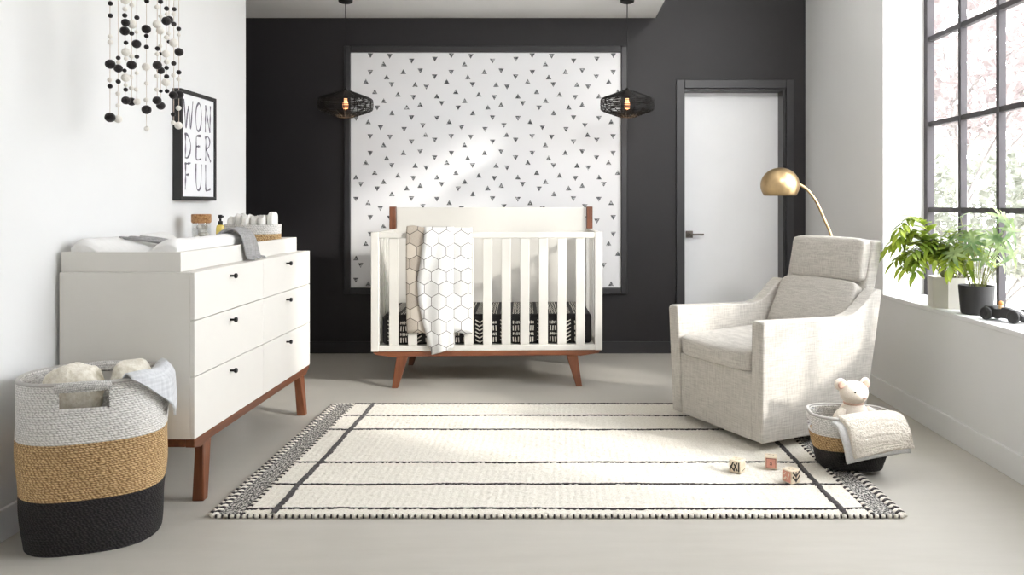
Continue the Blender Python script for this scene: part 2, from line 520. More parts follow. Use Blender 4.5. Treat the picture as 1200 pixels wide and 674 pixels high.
# ------------------------------------------------------------------ framed wallpaper panel
PX0, PX1, PZ0, PZ1 = -1.512, .475, .484, 2.2126
wp = thing('wallpaper_panel', 'black framed white wallpaper panel with grey triangle stamps, on dark wall behind crib', 'wall panel', ((PX0 + PX1) / 2, YB, PZ0))
cx = (PX0 + PX1) / 2; hw = (PX1 - PX0) / 2; H = PZ1 - PZ0
pp = MB().box(-hw, hw, -.006, 0, 0, H)
U = .5957 / 271
tri = [('v', 10, 22), ('v', 65, 10), ('a', 109, 37), ('v', 130, 12), ('v', 203, 28), ('a', 250, 3), ('v', 9, 81), ('v', 65, 66), ('a', 50, 96), ('a', 120, 81), ('a', 176, 63), ('v', 232, 61), ('v', 136, 107), ('a', 215, 106), ('v', 252, 115), ('a', 80, 130), ('a', 157, 139), ('v', 209, 150), ('a', 17, 145), ('a', 110, 160), ('v', 33, 170), ('v', 88, 185), ('a', 187, 182), ('a', 232, 173), ('a', 137, 201), ('v', 203, 218), ('v', 17, 220), ('a', 58, 231), ('v', 241, 244), ('v', 99, 251), ('v', 178, 257)]
for ty in range(-1, 4):
    for tx in range(-1, 5):
        for k, a, b in tri:
            x = -hw + tx * .5957 + a * U + random.uniform(-.001, .001); z = H - ty * .5957 - b * U
            s = .0205; h = .018
            p = [(x - s, z - h), (x + s, z - h), (x, z + h)] if k == 'a' else [(x - s, z + h), (x, z - h), (x + s, z + h)]
            if any(q[0] < -hw + .001 or q[0] > hw - .001 or q[1] < .001 or q[1] > H - .001 for q in p):
                continue
            pp.add([(q[0], -.0066, q[1]) for q in p], [(0, 1, 2)], 1)
obj('wallpaper', pp, [M['wallpaper'], M['stamp']], wp, smooth=20)
fr = MB()
t = .047
fr.box(-hw - t, -hw, -.03, 0, -t, H + t).box(hw, hw + t, -.03, 0, -t, H + t).box(-hw, hw, -.03, 0, H, H + t).box(-hw, hw, -.03, 0, -t, 0)
obj('panel_frame', fr, M['darktrim'], wp, bevel=.006)

# ------------------------------------------------------------------ crib
CR = (-.4285, 5.105, 0); CYAW = R(2.5)
crib = thing('crib', 'white slatted crib on splayed walnut legs against the triangle wallpaper', 'crib', CR, CYAW)
W2, D2 = .691, .355
RT = .931
for sx in (-1, 1):
    for sy in (-1, 1):
        x0, x1 = sorted((sx * W2, sx * (W2 - .046)))
        y0, y1 = sorted((sy * D2, sy * (D2 - .04)))
        obj('corner_post', MB().box(x0, x1, y0, y1, .219, RT), M['lacq2'], crib, bevel=.003)
xi = W2 - .046
obj('top_rail', MB().box(-xi, xi, -D2 + .004, -D2 + .030, RT - .036, RT - .002), M['lacq2'], crib, bevel=.003)
obj('bottom_rail', MB().box(-xi, xi, -D2 + .004, -D2 + .030, .2195, .254), M['lacq2'], crib, bevel=.003)
for k in range(11):
    x = (k - 5) * .1117
    obj('slat', MB().box(x - .0275, x + .0275, -D2 + .009, -D2 + .024, .254, RT - .036), M['lacq2'], crib, bevel=.003)
for sx in (-1, 1):
    a, b = sorted((sx * (W2 - .008), sx * (W2 - .034)))
    obj('top_rail', MB().box(a, b, -D2 + .04, D2 - .04, RT - .036, RT - .002), M['lacq2'], crib, bevel=.003)
    obj('bottom_rail', MB().box(a, b, -D2 + .04, D2 - .04, .2195, .254), M['lacq2'], crib, bevel=.003)
    for k in range(5):
        y = (k - 2) * .1117
        obj('slat', MB().box(a + .006, b - .006, y - .0275, y + .0275, .254, RT - .036), M['lacq2'], crib, bevel=.003)
    a, b = sorted((sx * W2, sx * (W2 - .041)))
    o = obj('headboard_post', MB().box(a, b, D2 - .055, D2, RT, 1.082), M['walnutz'], crib, bevel=.003); o['label'] = 'walnut post end beside the headboard'
obj('headboard', MB().box(-xi, xi, D2 - .034, D2 - .010, .254, 1.076), M['lacq2'], crib, bevel=.003)
obj('bottom_rail', MB().box(-xi, xi, D2 - .034, D2 - .010, .2195, .254), M['lacq2'], crib, bevel=.003)
obj('mattress_support', MB().box(-xi + .002, xi - .002, -D2 + .034, D2 - .038, .232, .252), M['lacq2'], crib)
# walnut base: rails with chamfered ends + splayed legs
bs = MB()
for sy in (-1, 1):
    y0, y1 = sorted((sy * (D2 - .006), sy * (D2 - .046)))
    prof = [(-.683, .2185), (.683, .2185), (.668, .200), (.56, .184), (.50, .188), (-.50, .188), (-.56, .184), (-.668, .200)]
    bs.prism(prof, lambda x, z: (x, y0, z), lambda x, z: (x, y1, z))
for sx in (-1, 1):
    a, b = sorted((sx * .60, sx * .56))
    bs.box(a, b, -D2 + .046, D2 - .046, .188, .2185)
o = obj('base_frame', bs, M['walnutx'], crib, bevel=.003); o['label'] = 'walnut base frame'
for sx in (-1, 1):
    for sy in (-1, 1):
        l = MB()
        yc = sy * (D2 - .028)
        l.hexa([(sx * .551 - .018, yc + sy * .012 - .016, 0), (sx * .551 + .018, yc + sy * .012 - .016, 0), (sx * .551 + .018, yc + sy * .012 + .016, 0), (sx * .551 - .018, yc + sy * .012 + .016, 0)],
               [(sx * .508 - .034, yc - .019, .187), (sx * .508 + .034, yc - .019, .187), (sx * .508 + .034, yc + .019, .187), (sx * .508 - .034, yc + .019, .187)])
        o = obj('leg', l, M['walnutz'], crib, bevel=.004); o['label'] = 'tapered walnut leg'

# mattress with printed sheet
def mattress():
    mt = thing('crib_mattress', 'crib mattress in a black sheet with white brushed marks inside the crib', 'mattress', CR, CYAW)
    a, d0, d1, z0, z1 = .632, -.312, .312, .2535, .432
    b = MB().box(-a, a, d0, d1, z0, z1)
    obj('mattress_core', b, M['sheet'], mt, bevel=.022, seg=4)
    k = MB()
    rnd = random.Random(3)
    def qf(x0, z0_, x1, z1_, w, y=None):    # stroke on the front face
        dx, dz = x1 - x0, z1_ - z0_; L = math.hypot(dx, dz); nx, nz = -dz / L * w / 2, dx / L * w / 2
        yy = d0 - .0008
        k.add([(x0 - nx, yy, z0_ - nz), (x1 - nx, yy, z1_ - nz), (x1 + nx, yy, z1_ + nz), (x0 + nx, yy, z0_ + nz)], [(0, 1, 2, 3)])
    def qt(x0, y0_, x1, y1_, w):
        dx, dy = x1 - x0, y1_ - y0_; L = math.hypot(dx, dy); nx, ny = -dy / L * w / 2, dx / L * w / 2
        zz = z1 + .0008
        k.add([(x0 - nx, y0_ - ny, zz), (x1 - nx, y1_ - ny, zz), (x1 + nx, y1_ + ny, zz), (x0 + nx, y0_ + ny, zz)], [(0, 1, 2, 3)])
    x = -a + .03; i = 0
    kinds = 'clclcllclcllclclclcll'
    while x < a - .06:
        kd = kinds[i % len(kinds)]; i += 1
        j = lambda s=.0015: rnd.uniform(-s, s)
        wd = .058 if kd == 'l' else .060
        for face, lo, hi in (('f', z0 + .012, z1 - .024), ('t', d0 + .026, d1 - .03)):
            q = qf if face == 'f' else qt
            s = lo
            r = 0
            while s < hi - .012:
                if kd == 'l':
                    h = .030 if r % 2 == 0 else .017
                    h = min(h, hi - s)
                    nb = 4 if r % 2 == 0 else 5
                    for m in range(nb):
                        xx = x + .006 + m * (wd - .012) / (nb - 1)
                        q(xx + j(), s + j(), xx + j(.002), s + h + j(), .0062)
                    if r % 2: q(x + .003, s + h / 2 + j(), x + wd - .003, s + h / 2 + j(), .003)
                    s += h + .011
                else:
                    h = .016
                    q(x + .004, s + j() + h, x + wd / 2, s + j(), .0065)
                    q(x + wd / 2, s + j(), x + wd - .004, s + h + j(), .0065)
                    s += .0235
                r += 1
        x += wd + .016
    o = obj('sheet_print', k, M['mark'], mt, smooth=180); o['label'] = 'white brushed ladder and chevron marks'
    return mt
mattress()

# quilt over the front rail
def quilt():
    q = thing('baby_quilt', 'white hexagon patterned baby quilt draped over the crib front rail', 'quilt', CR, CYAW)
    fy = -D2
    # rear layer: hangs inside, over the rail, down the front
    path = curve([(fy + .046, .66), (fy + .043, .85), (fy + .040, .935), (fy + .014, .955), (fy - .012, .936), (fy - .012, .82), (fy - .012, .55), (fy - .012, .33)], 60)
    def rear(u, v):
        x = lerp(-.48, -.092, u)
        p = path[int(round(v * 60))]
        y, z = p.x, p.y
        lift = .014 * math.exp(-((u - .08) / .12) ** 2) if abs(v - .42) < .12 else 0
        front = max(0, (v - .5)) * 2
        y -= .004 * math.sin(u * 17) * front + .0
        z += lift * math.cos((v - .42) / .12 * PI / 2)
        if v > .95: z += .004 * math.sin(u * 11)
        return (x + .006 * math.sin(v * 7) * (1 if u < .5 else .4) * front, y, z)
    g = MB().grid(rear, 36, 60, uvfn=lambda u, v: (u * .388 + .02, path[int(round(v * 60))].y if v > .42 else 1.9 - path[int(round(v * 60))].y), matfn=lambda u, v: 0 if u > .3 else 1)
    o = obj('rear_layer', g, [M['quilt'], M['quiltback']], q, solid=.006, smooth=180, off=0)
    # folded-over front flap with a wavy left edge and a pointed lower corner
    L = [(0, -.382, .957), (.07, -.372, .935), (.25, -.388, .79), (.42, -.411, .635), (.55, -.405, .533), (.70, -.382, .406), (.85, -.352, .295), (1, -.327, .203)]
    def le(v):
        for (a, x0, z0), (b, x1, z1) in zip(L, L[1:]):
            if v <= b + 1e-9:
                t = (v - a) / (b - a); t = t * t * (3 - 2 * t) * .5 + t * .5
                return lerp(x0, x1, t), lerp(z0, z1, (v - a) / (b - a))
        return L[-1][1:]
    def flap(u, v):
        x0, z0 = le(v); x1 = -.203; z1 = lerp(.957, .245, v)
        x = lerp(x0, x1, u); z = lerp(z0, z1, u)
        y = fy - .030 - .010 * math.sin(PI * u) - .005 * math.sin(u * 9 + v * 4)
        if u < .12: y += .012 * (1 - u / .12) ** 2
        if u > .9: y += .010 * ((u - .9) / .1) ** 2
        if v < .09:
            t = 1 - v / .09
            y += .042 * t ** 1.6
            z += .004 * t
        return (x, y, z)
    g = MB().grid(flap, 24, 64, uvfn=lambda u, v: (flap(u, v)[0] + .5, flap(u, v)[2]))
    obj('front_flap', g, M['quilt'], q, solid=.009, smooth=180, off=0)
quilt()

# ------------------------------------------------------------------ dresser
DFX, DBX, DY0, DY1, DZ0, DZ1 = -1.31, -1.80, 2.873, 4.216, .247, .852
dr = thing('dresser', 'white six drawer dresser on walnut base along the left wall', 'dresser', (DBX, DY0, 0))
LX = DFX - DBX; LY = DY1 - DY0
body = MB().box(0, LX - .016, 0, LY, DZ0, DZ1)
obj('carcass', body, M['lacq'], dr, bevel=.002)
rows = [(.678, .8515), (.474, .675), (.2475, .471)]
for cy0, cy1 in ((0.0, LY / 2 - .001), (LY / 2 + .001, LY)):
    for z0, z1 in rows:
        d = obj('drawer', MB().box(LX - .0155, LX, cy0, cy1, z0, z1), M['lacq'], dr, bevel=.0012)
        yc = (cy0 + cy1) / 2 + (-.02 if cy0 == 0 else -.03); zc = z1 - .040
        kn = MB().tube([(LX, yc, zc), (LX + .018, yc, zc)], .0045, 10)
        kn.tube([(LX + .017, yc, zc), (LX + .0195, yc, zc), (LX + .026, yc, zc), (LX + .028, yc, zc)], [.008, .010, .010, .008], 16)
        k = obj('knob', kn, M['black'], d); k['label'] = 'small round black knob'
# base frame with upswept corners
bs = MB()
prof = [(.004, DZ0 - .0005), (LY - .004, DZ0 - .0005), (LY - .004, .232), (LY - .06, .203), (LY - .12, .212), (.12, .212), (.06, .203), (.004, .216)]
bs.prism(prof, lambda y, z: (LX - .036, y, z), lambda y, z: (LX - .002, y, z))
bs.prism(prof, lambda y, z: (.004, y, z), lambda y, z: (.036, y, z))
bs.box(.036, LX - .036, .004, .036, .217, DZ0 - .0005).box(.036, LX - .036, LY - .036, LY - .004, .217, DZ0 - .0005)
o = obj('base_frame', bs, M['walnut'], dr, bevel=.003); o['label'] = 'walnut base frame'
for sx in (0, 1):
    for sy in (0, 1):
        fx = LX - .008 if sx else .035
        tx = LX - .020 if sx else .026
        fy = .085 if sy == 0 else LY - .122
        ty = .125 if sy == 0 else LY - .105
        if sy == 1: fy, ty = LY - .120, LY - .150
        fy2, ty2 = (.079, .115) if sy == 0 else (LY - .079, LY - .115)
        l = MB().frust((fx - .008, fy2), (.022, .019), 0, (tx, ty2), (.016, .034), .2125)
        o = obj('leg', l, M['walnutz'], dr, bevel=.004); o['label'] = 'tapered walnut leg'

# changing topper tray
TY0, TY1, TX0, TX1, TZ0, TZ1 = 2.880, 4.164, -1.797, -1.363, .8525, .925
tp = thing('changing_topper', 'white changing tray sitting on top of the dresser', 'changing tray', (TX0, TY0, TZ0))
wx, wy, wh = TX1 - TX0, TY1 - TY0, TZ1 - TZ0; tt = .018
obj('tray_frame', MB().box(0, wx, 0, tt, 0, wh).box(0, wx, wy - tt, wy, 0, wh).box(0, tt, tt, wy - tt, 0, wh).box(wx - tt, wx, tt, wy - tt, 0, wh), M['lacq'], tp, bevel=.0015)
obj('tray_floor', MB().box(tt, wx - tt, tt, wy - tt, 0, .012), M['lacq'], tp)
obj('divider', MB().box(tt, wx - tt, .665, .683, .012, wh - .005), M['lacq'], tp, bevel=.0015)

# contoured changing pad
def pad():
    x0, x1, y0, y1 = TX0 + .020, TX1 - .021, TY0 + .020, TY0 + .662
    zb = TZ0 + .0125
    def top(u):   # across
        a = abs(u - .5) * 2
        t = min(1, max(0, (a - .18) / .62)); t = t * t * (3 - 2 * t)
        e = max(0, (a - .84) / .16)
        return .046 + .064 * t - .020 * e * e
    prof = []
    n = 26
    def f(u, v):
        # u around the section loop, v along
        e = min(v, 1 - v) / .06
        s = 1 if e >= 1 else math.sin(max(0, e) * PI / 2) ** .5 if e > 0 else 0
        if u <= .5:
            a = u * 2; z = zb + top(a) * lerp(.80, 1, s)
            x = lerp(x0, x1, a)
        else:
            a = 1 - (u - .5) * 2; z = zb; x = lerp(x0 + .006, x1 - .006, a)
        y = lerp(y0, y1, v)
        z -= .006 * math.sin(v * PI) if u <= .5 else 0
        z += .004 * (v - .4) if u <= .5 else 0
        return (x, y, z)
    g = MB().grid(f, 2 * n, 30, closeu=True)
    o0 = [i for i in range(2 * n)]; k = 30 * 2 * n
    g.f.append(tuple(o0[::-1])); g.m.append(0); g.f.append(tuple(k + i for i in o0)); g.m.append(0)
    o = obj('changing_pad', g, M['pad'], smooth=60, bevel=.004)
    tag(o, 'white contoured changing pad lying in the tray on the dresser', 'changing pad')
pad()

def strip(path, width, mb, nu=8, n=40, side=None, wav=.004, uv=False, taper=None, seed=1):
    """cloth strip along a path (list of Vectors); side = unit vector across"""
    P = curve(path, n)
    rnd = random.Random(seed); ph = rnd.random() * 6
    def f(u, v):
        p = P[int(round(v * n))]
        w = width(v) if callable(width) else width
        s = side(v) if callable(side) else side
        q = p + Vector(s) * (u - .5) * w
        q.z += wav * math.sin(u * 13 + ph + v * 3)
        q.x += wav * .7 * math.sin(u * 9 + ph + v * 5)
        return q
    return mb.grid(f, nu, n)
g = MB()
strip([(-1.70, 3.16, .966), (-1.655, 3.22, .956), (-1.60, 3.30, .938), (-1.53, 3.38, .930), (-1.465, 3.43, .948), (-1.415, 3.455, .988), (-1.378, 3.468, .988), (-1.352, 3.482, .955), (-1.344, 3.50, .905), (-1.340, 3.515, .869), (-1.325, 3.54, .860)],
      lambda v: lerp(.10, .15, v), g, 14, 60, lambda v: (lerp(.35, 0.0, min(1, v * 1.8)), 1, 0), .005)
o = obj('muslin_cloth', g, M['grey'], solid=.005, smooth=180, off=0)
tag(o, 'grey muslin cloth trailing over the changing pad and down the tray front', 'cloth')

# jar, bottle, basket of nappies in the tray
FZ = TZ0 + .0125
jr = thing('glass_jar', 'clear glass jar with a cork lid standing in the tray', 'jar', (-1.70, 3.80, FZ))
obj('jar_body', MB().lathe([(.040, .0), (.043, .004), (.043, .150), (.0405, .150), (.0405, .006), (.001, .006)], 36), M['jar'], jr)
obj('lid', MB().lathe([(.038, .142), (.0435, .146), (.045, .152), (.045, .182), (.043, .186), (.001, .186)], 36), M['cork'], jr)
g = MB()
rnd = random.Random(5)
for i in range(34):
    a = rnd.random() * 2 * PI; r = .027 * math.sqrt(rnd.random()); z = .020 + .105 * (i // 5) / 6.0
    g.ell((r * math.cos(a), r * math.sin(a), z), (.0125, .0125, .0115), 10, 7)
o = obj('cotton_balls', g, M['cotton'], loc=(-1.70, 3.80, FZ)); tag(o, 'white cotton balls filling the glass jar', 'cotton', kind='stuff')
bt = thing('pump_bottle', 'small amber oil bottle with a black pump beside the jar', 'bottle', (-1.592, 3.76, FZ))
obj('bottle_body', MB().lathe([(.017, 0), (.0195, .003), (.0195, .118), (.016, .132), (.008, .138), (.001, .138)], 28), M['oil'], bt)
o = obj('pump', MB().lathe([(.0105, .136), (.0105, .153), (.005, .155), (.005, .165), (.009, .167), (.009, .183), (.001, .184)], 20).box(-.002, .016, -.004, .004, .171, .179), M['black'], bt); o['label'] = 'black pump top'

def superell(a, b, p, t):
    c, s = math.cos(t), math.sin(t)
    return a * math.copysign(abs(c) ** (2 / p), c), b * math.copysign(abs(s) ** (2 / p), s)

def coiled(parent, a, b, p, h, bands, mats, flare, pitch=.0088, nu=120, slots=(), names=('white_band', 'tan_band', 'black_band'), thick=.008):
    """coiled rope basket: one mesh part per colour band. bands: z breaks from base up"""
    # arc-length table of the outline
    N = 720; pts = [superell(a, b, p, 2 * PI * i / N) for i in range(N + 1)]
    L = [0]
    for i in range(N): L.append(L[-1] + math.hypot(pts[i + 1][0] - pts[i][0], pts[i + 1][1] - pts[i][1]))
    per = L[-1]
    def at(u):
        s = (u % 1) * per; lo, hi = 0, N
        while hi - lo > 1:
            m = (lo + hi) // 2
            if L[m] <= s: lo = m
            else: hi = m
        t = (s - L[lo]) / (L[hi] - L[lo]); return lerp(pts[lo][0], pts[hi][0], t), lerp(pts[lo][1], pts[hi][1], t)
    for (z0, z1), mt, nm in zip(zip(bands, bands[1:]), mats, names):
        rowsn = max(2, round((z1 - z0) / pitch)); nv = rowsn * 4
        def f(u, v):
            z = lerp(z0, z1, v); x, y = at(u); k = flare(z / h)
            r = math.hypot(x, y); bulge = .30 * pitch * (abs(math.sin(v * rowsn * PI)) ** .7 - .5)
            k += bulge / r
            k += .0022 * math.sin(u * 2 * PI * 5 + z * 31) / r
            return (x * k, y * k, z)
        def sk(u, v):
            z = lerp(z0, z1, v)
            return any(u0 < u < u1 and s0 < z < s1 for u0, u1, s0, s1 in slots)
        g = MB().grid(f, nu, nv, closeu=True, uvfn=lambda u, v: (u * per, lerp(z0, z1, v)), skip=sk if slots else None)
        obj(nm, g, mt, parent, solid=thick, smooth=180)
    g = MB(); vs = [(at(i / nu)[0] * flare(0) * .985, at(i / nu)[1] * flare(0) * .985, .0015) for i in range(nu)] + [(at(i / nu)[0] * flare(0) * .985, at(i / nu)[1] * flare(0) * .985, .010) for i in range(nu)]
    g.add(vs, [tuple(range(nu))[::-1], tuple(range(nu, 2 * nu))] + [(i, (i + 1) % nu, nu + (i + 1) % nu, nu + i) for i in range(nu)])
    obj('basket_bottom', g, mats[0], parent, smooth=40)
    rim = [Vector((at(i / nu)[0] * flare(1), at(i / nu)[1] * flare(1), h)) for i in range(nu)]
    return at, per, rim

nb = thing('nappy_basket', 'small white and tan woven basket of nappies at the far end of the tray', 'basket', (-1.535, 4.018, FZ))
_, _, rim = coiled(nb, .138, .096, 2.6, .132, [0, .084, .132], (M['ropet'], M['ropew']), lambda t: .95 + .05 * t, .0072, 80, names=('tan_band', 'white_band'), thick=.006)
for k in range(6):
    a = (-.100, -.062, -.022, .018, .058, .098)[k]
    hgt = .168 + .005 * ((k * 3) % 4) + (.007 if k > 3 else 0)
    n_ = MB()
    yy = (-.006, .006, -.006, .006, -.006, .0)[k]
    def f(u, v, a=a, hgt=hgt, k=k):
        t = 2 * PI * u
        pw_ = lambda q: math.copysign(abs(q) ** .45, q)
        w = .0178; dd = .056
        if k in (0, 5): dd *= .72
        e = 1 - .35 * max(0, (v - .88) / .12) ** 2
        c = Vector((a + w * e * pw_(math.cos(t)), yy + dd * e * pw_(math.sin(t)), .016 + (hgt - .016) * v + .005 * math.sin(3 * t + k) * v))
        return c
    n_.grid(f, 22, 14, closeu=True)
    n_.f.append(tuple(range(22))[::-1]); n_.m.append(0)
    n_.f.append(tuple(14 * 22 + i for i in range(22))); n_.m.append(0)
    o = obj('folded_nappy', n_, M['cotton'], loc=(-1.535, 4.018, FZ), smooth=50)
    tag(o, 'white folded nappy standing upright in the small woven basket on the dresser', 'nappy', 'folded nappies in the small basket')

# ------------------------------------------------------------------ hamper
HC = (-1.536, 2.640, 0); HY = R(20)
hm = thing('laundry_hamper', 'tall woven hamper banded white, tan and black beside the dresser', 'hamper', HC, HY)
HH = .54
fl = lambda t: .95 + .10 * math.sin(min(1, t * 1.15) * PI * .62) - .03 * max(0, t - .75) * 2
# outline parameter runs from +x counter-clockwise: local -y (facing the room) is u = .75
at, per, rim = coiled(hm, .208, .168, 2.45, HH, [0, .172, .351, HH], (M['ropeb'], M['ropet'], M['ropew']), fl, .0072, 160,
                      slots=[(.75 - .055, .75 + .055, .455, .512), (.25 - .055, .25 + .055, .455, .512)], names=('black_band', 'tan_band', 'white_band'), thick=.010)
for c0 in (.75, .25):
    pts = []
    for i in range(25):
        u = c0 - .062 + .124 * i / 24; x, y = at(u); k = fl(.975)
        bow = .010 * math.sin(PI * i / 24)
        pts.append((x * k * .985, (y * k) * .985 - math.copysign(bow * .3, -y), .527 + bow * .45))
    g = MB()
    P = curve(pts, 90)
    def f(u, v, P=P):
        i = int(round(v * 90)); p = P[i]; t = (P[min(90, i + 1)] - P[max(0, i - 1)]).normalized()
        n1 = Vector((0, 0, 1)); n2 = t.cross(n1)
        r = .0125 + .0012 * math.sin(i * 2.1)
        return p + n1 * r * 1.15 * math.cos(2 * PI * u) + n2 * r * math.sin(2 * PI * u)
    g.grid(f, 14, 90, closeu=True, uvfn=lambda u, v: (v * .25, u * .08))
    obj('handle', g, M['wrap'], hm, smooth=180)
# rim coil
obj('rim_coil', MB().tube([p + Vector((0, 0, .001)) - p.normalized() * .004 for p in rim], .0065, 8, closed=True), M['ropew'], hm, smooth=180)

def fluff(name, label, loc, rotz, r, tilt=0, seed=1):
    rnd = random.Random(seed)
    g = MB()
    ph = [rnd.random() * 6 for _ in range(8)]
    rot = Matrix.Rotation(tilt, 3, 'Y')
    def f(u, v):
        t = 2 * PI * u; p = (v - .5) * PI
        e = .62
        c = lambda q: math.copysign(abs(q) ** e, q)
        x, y, z = r[0] * math.sin(p), r[1] * c(math.cos(p)) * c(math.cos(t)), r[2] * c(math.cos(p)) * c(math.sin(t))
        n = 1 + .03 * math.sin(5 * t + ph[0] + 3 * p) + .025 * math.sin(9 * p + ph[1] + 2 * t) + rnd.uniform(-.012, .012)
        return rot @ Vector((x * n, y * n, z * n))
    g.grid(f, 72, 56, closeu=True)
    o = obj(name, g, M['sheep'], loc=loc, rotz=rotz, smooth=180)
    return tag(o, label, 'blanket', 'sheepskin rolls in the hamper')
fluff('rolled_sheepskin', 'larger cream fluffy sheepskin roll at the left inside the hamper', (-1.592, 2.612, .472), R(12), (.086, .074, .100), .12, 2)
fluff('rolled_sheepskin', 'smaller cream fluffy sheepskin roll at the right inside the hamper, beside the grey towel', (-1.440, 2.690, .474), R(105), (.098, .058, .098), .05, 5)

# waffle towel over the hamper rim
def towel():
    g = MB()
    ca, sa = math.cos(HY), math.sin(HY)
    k1 = fl(1.0)
    def f(u, v):
        uu = lerp(.845, 1.075, u)
        x, y = at(uu); n = Vector((x, y, 0)).normalized()
        drop = (.010 + .165 * (u / .62) ** 1.15) if u < .62 else lerp(.175, .085, (u - .62) / .38)
        p = Vector((x * k1, y * k1, 0))
        if v < .35:      # inside the basket and up over the rim
            t = v / .35
            q = p - n * lerp(.040 + .03 * math.sin(u * PI), 0, t); z = HH - .030 + .046 * math.sin(t * PI / 2)
        else:            # down the outside
            t = (v - .35) / .65
            q = p + n * (.022 * math.sin(min(1, t * 3) * PI / 2) + .012 * t * math.sin(u * PI)); z = HH + .016 - drop * t - .004 * math.sin(min(1, t * 3) * PI / 2)
        q += n * (.006 * math.sin(u * 15 + 1) * max(0, v - .3))
        return Vector((HC[0] + q.x * ca - q.y * sa, HC[1] + q.x * sa + q.y * ca, z + .004 * math.sin(u * 12) * (1 - v)))
    g.grid(f, 40, 40)
    o = obj('waffle_towel', g, M['waffle'], solid=.007, smooth=180, off=0)
    tag(o, 'pale grey waffle towel hanging over the hamper rim', 'towel')
towel()

# ------------------------------------------------------------------ rug
RX0, RX1, RY0, RY1 = -1.222, 1.228, 2.772, 4.326
rug = thing('rug', 'cream wool rug with thin charcoal lines and woven end bands', 'rug', ((RX0 + RX1) / 2, (RY0 + RY1) / 2, 0))
rcx, rcy = (RX0 + RX1) / 2, (RY0 + RY1) / 2
bx0, bx1 = -1.097 - rcx, 1.108 - rcx
ry0, ry1 = RY0 - rcy, RY1 - rcy
rnd = random.Random(11)
NX, NY = 300, 208
hz = [[.013 + rnd.uniform(-.0022, .0022) + .0008 * math.sin(i * 1.7) for i in range(NX + 1)] for j in range(NY + 1)]
def pf(u, v):
    i, j = int(round(u * NX)), int(round(v * NY))
    e = min(u, 1 - u, v, 1 - v)
    z = hz[j][i] if e > .001 else .001
    return (lerp(bx0, bx1, u) + rnd.uniform(-.0015, .0015), lerp(ry0 + .004, ry1 - .004, v) + rnd.uniform(-.0015, .0015), z)
obj('pile', MB().grid(pf, NX, NY), M['pile'], rug, smooth=180)
def wob(s, seed, amp):
    return amp * (math.sin(s * 3.1 + seed) + .7 * math.sin(s * 9.3 + seed * 2.3) + .5 * math.sin(s * 27 + seed * 5))
for k, Y in enumerate((4.310, 4.071, 3.820, 3.334, 3.074, 2.827)):
    n = 300; wdt = .0060 if k else .006
    g = MB()
    edges = [(wdt * (1 + rnd.uniform(-.45, .35)), wdt * (1 + rnd.uniform(-.45, .35))) for _ in range(n + 1)]
    def f(u, v, k=k, Y=Y, edges=edges):
        i = int(round(u * n)); x = lerp(bx0 + .004, bx1 - .004, u)
        y = Y - rcy + wob(x, k * 1.9, .0028)
        a, b = edges[i]
        y += (-a, -a * .5, b * .5, b)[int(round(v * 3))]
        z = (.0125, .0175, .0175, .0125)[int(round(v * 3))] + (rnd.uniform(-.001, .001))
        return (x, y, z)
    g.grid(f, n, 3)
    o = obj('stripe', g, M['yarn'], rug, smooth=180); o['label'] = 'thin charcoal line across the length'
for k, X in enumerate((-.994, 1.010)):
    n = 200
    g = MB()
    edges = [(.0125 * (1 + rnd.uniform(-.25, .2)), .0125 * (1 + rnd.uniform(-.25, .2))) for _ in range(n + 1)]
    def f(u, v, k=k, X=X, edges=edges):
        i = int(round(u * n)); y = lerp(ry0 + .006, ry1 - .006, u)
        x = X - rcx + wob(y, k * 3 + 1, .0028); a, b = edges[i]
        x += (-a, -a * .6, b * .6, b)[int(round(v * 3))]
        return (x, y, (.0125, .0185, .0185, .0125)[int(round(v * 3))] + rnd.uniform(-.001, .001))
    g.grid(f, n, 3)
    o = obj('stripe', g, M['yarn'], rug, smooth=180); o['label'] = 'thick charcoal line along the end'
for k, (a, b) in enumerate(((RX0 - rcx + .016, bx0 - .004), (bx1 + .004, RX1 - rcx - .016))):
    o = obj('end_band', MB().box(a, b, ry0 + .008, ry1 - .008, .001, .009), M['band'], rug, bevel=.002); o['label'] = 'speckled charcoal woven end band'
    # braids: herringbone outer edge, beaded inner edge
    g = MB(); gi = MB()
    xo = RX0 - rcx + .016 if k == 0 else RX1 - rcx - .016
    xi_ = bx0 if k == 0 else bx1
    yy = ry0 + .012; i = 0
    while yy < ry1 - .008:
        for side in (-1, 1):
            rot = Matrix.Rotation(side * R(42) * (1 if k == 0 else -1), 3, 'Z')
            g.ell((xo + side * .0072, yy + (.0 if side < 0 else .006), .0085), (.0155, .0072, .0075), 10, 6, mat=i % 2, rot=rot)
        gi.ell((xi_ + (.001 if i % 2 else -.001), yy, .0105), (.011, .0075, .0075), 8, 6, mat=(i + 1) % 2, rot=Matrix.Rotation(R(25), 3, 'Z'))
        yy += .0185; i += 1
    obj('outer_braid', g, [M['creamyarn'], M['yarn']], rug, smooth=180); obj('inner_braid', gi, [M['creamyarn'], M['yarn']], rug, smooth=180)
for yy, off in ((ry0, 0), (ry1, 1)):
    g = MB()
    x = RX0 - rcx + .02; i = 0
    while x < RX1 - rcx - .015:
        g.ell((x, yy + (.0035 if off == 0 else -.0035), .007), ((.0034 if i % 2 else .0078), .0065, .0066 + .001 * (i % 3)), 8, 6, mat=i % 2)
        x += .0112 + rnd.uniform(-.001, .001); i += 1
    obj('edge_stitching', g, [M['creamyarn'], M['yarn']], rug, smooth=180)

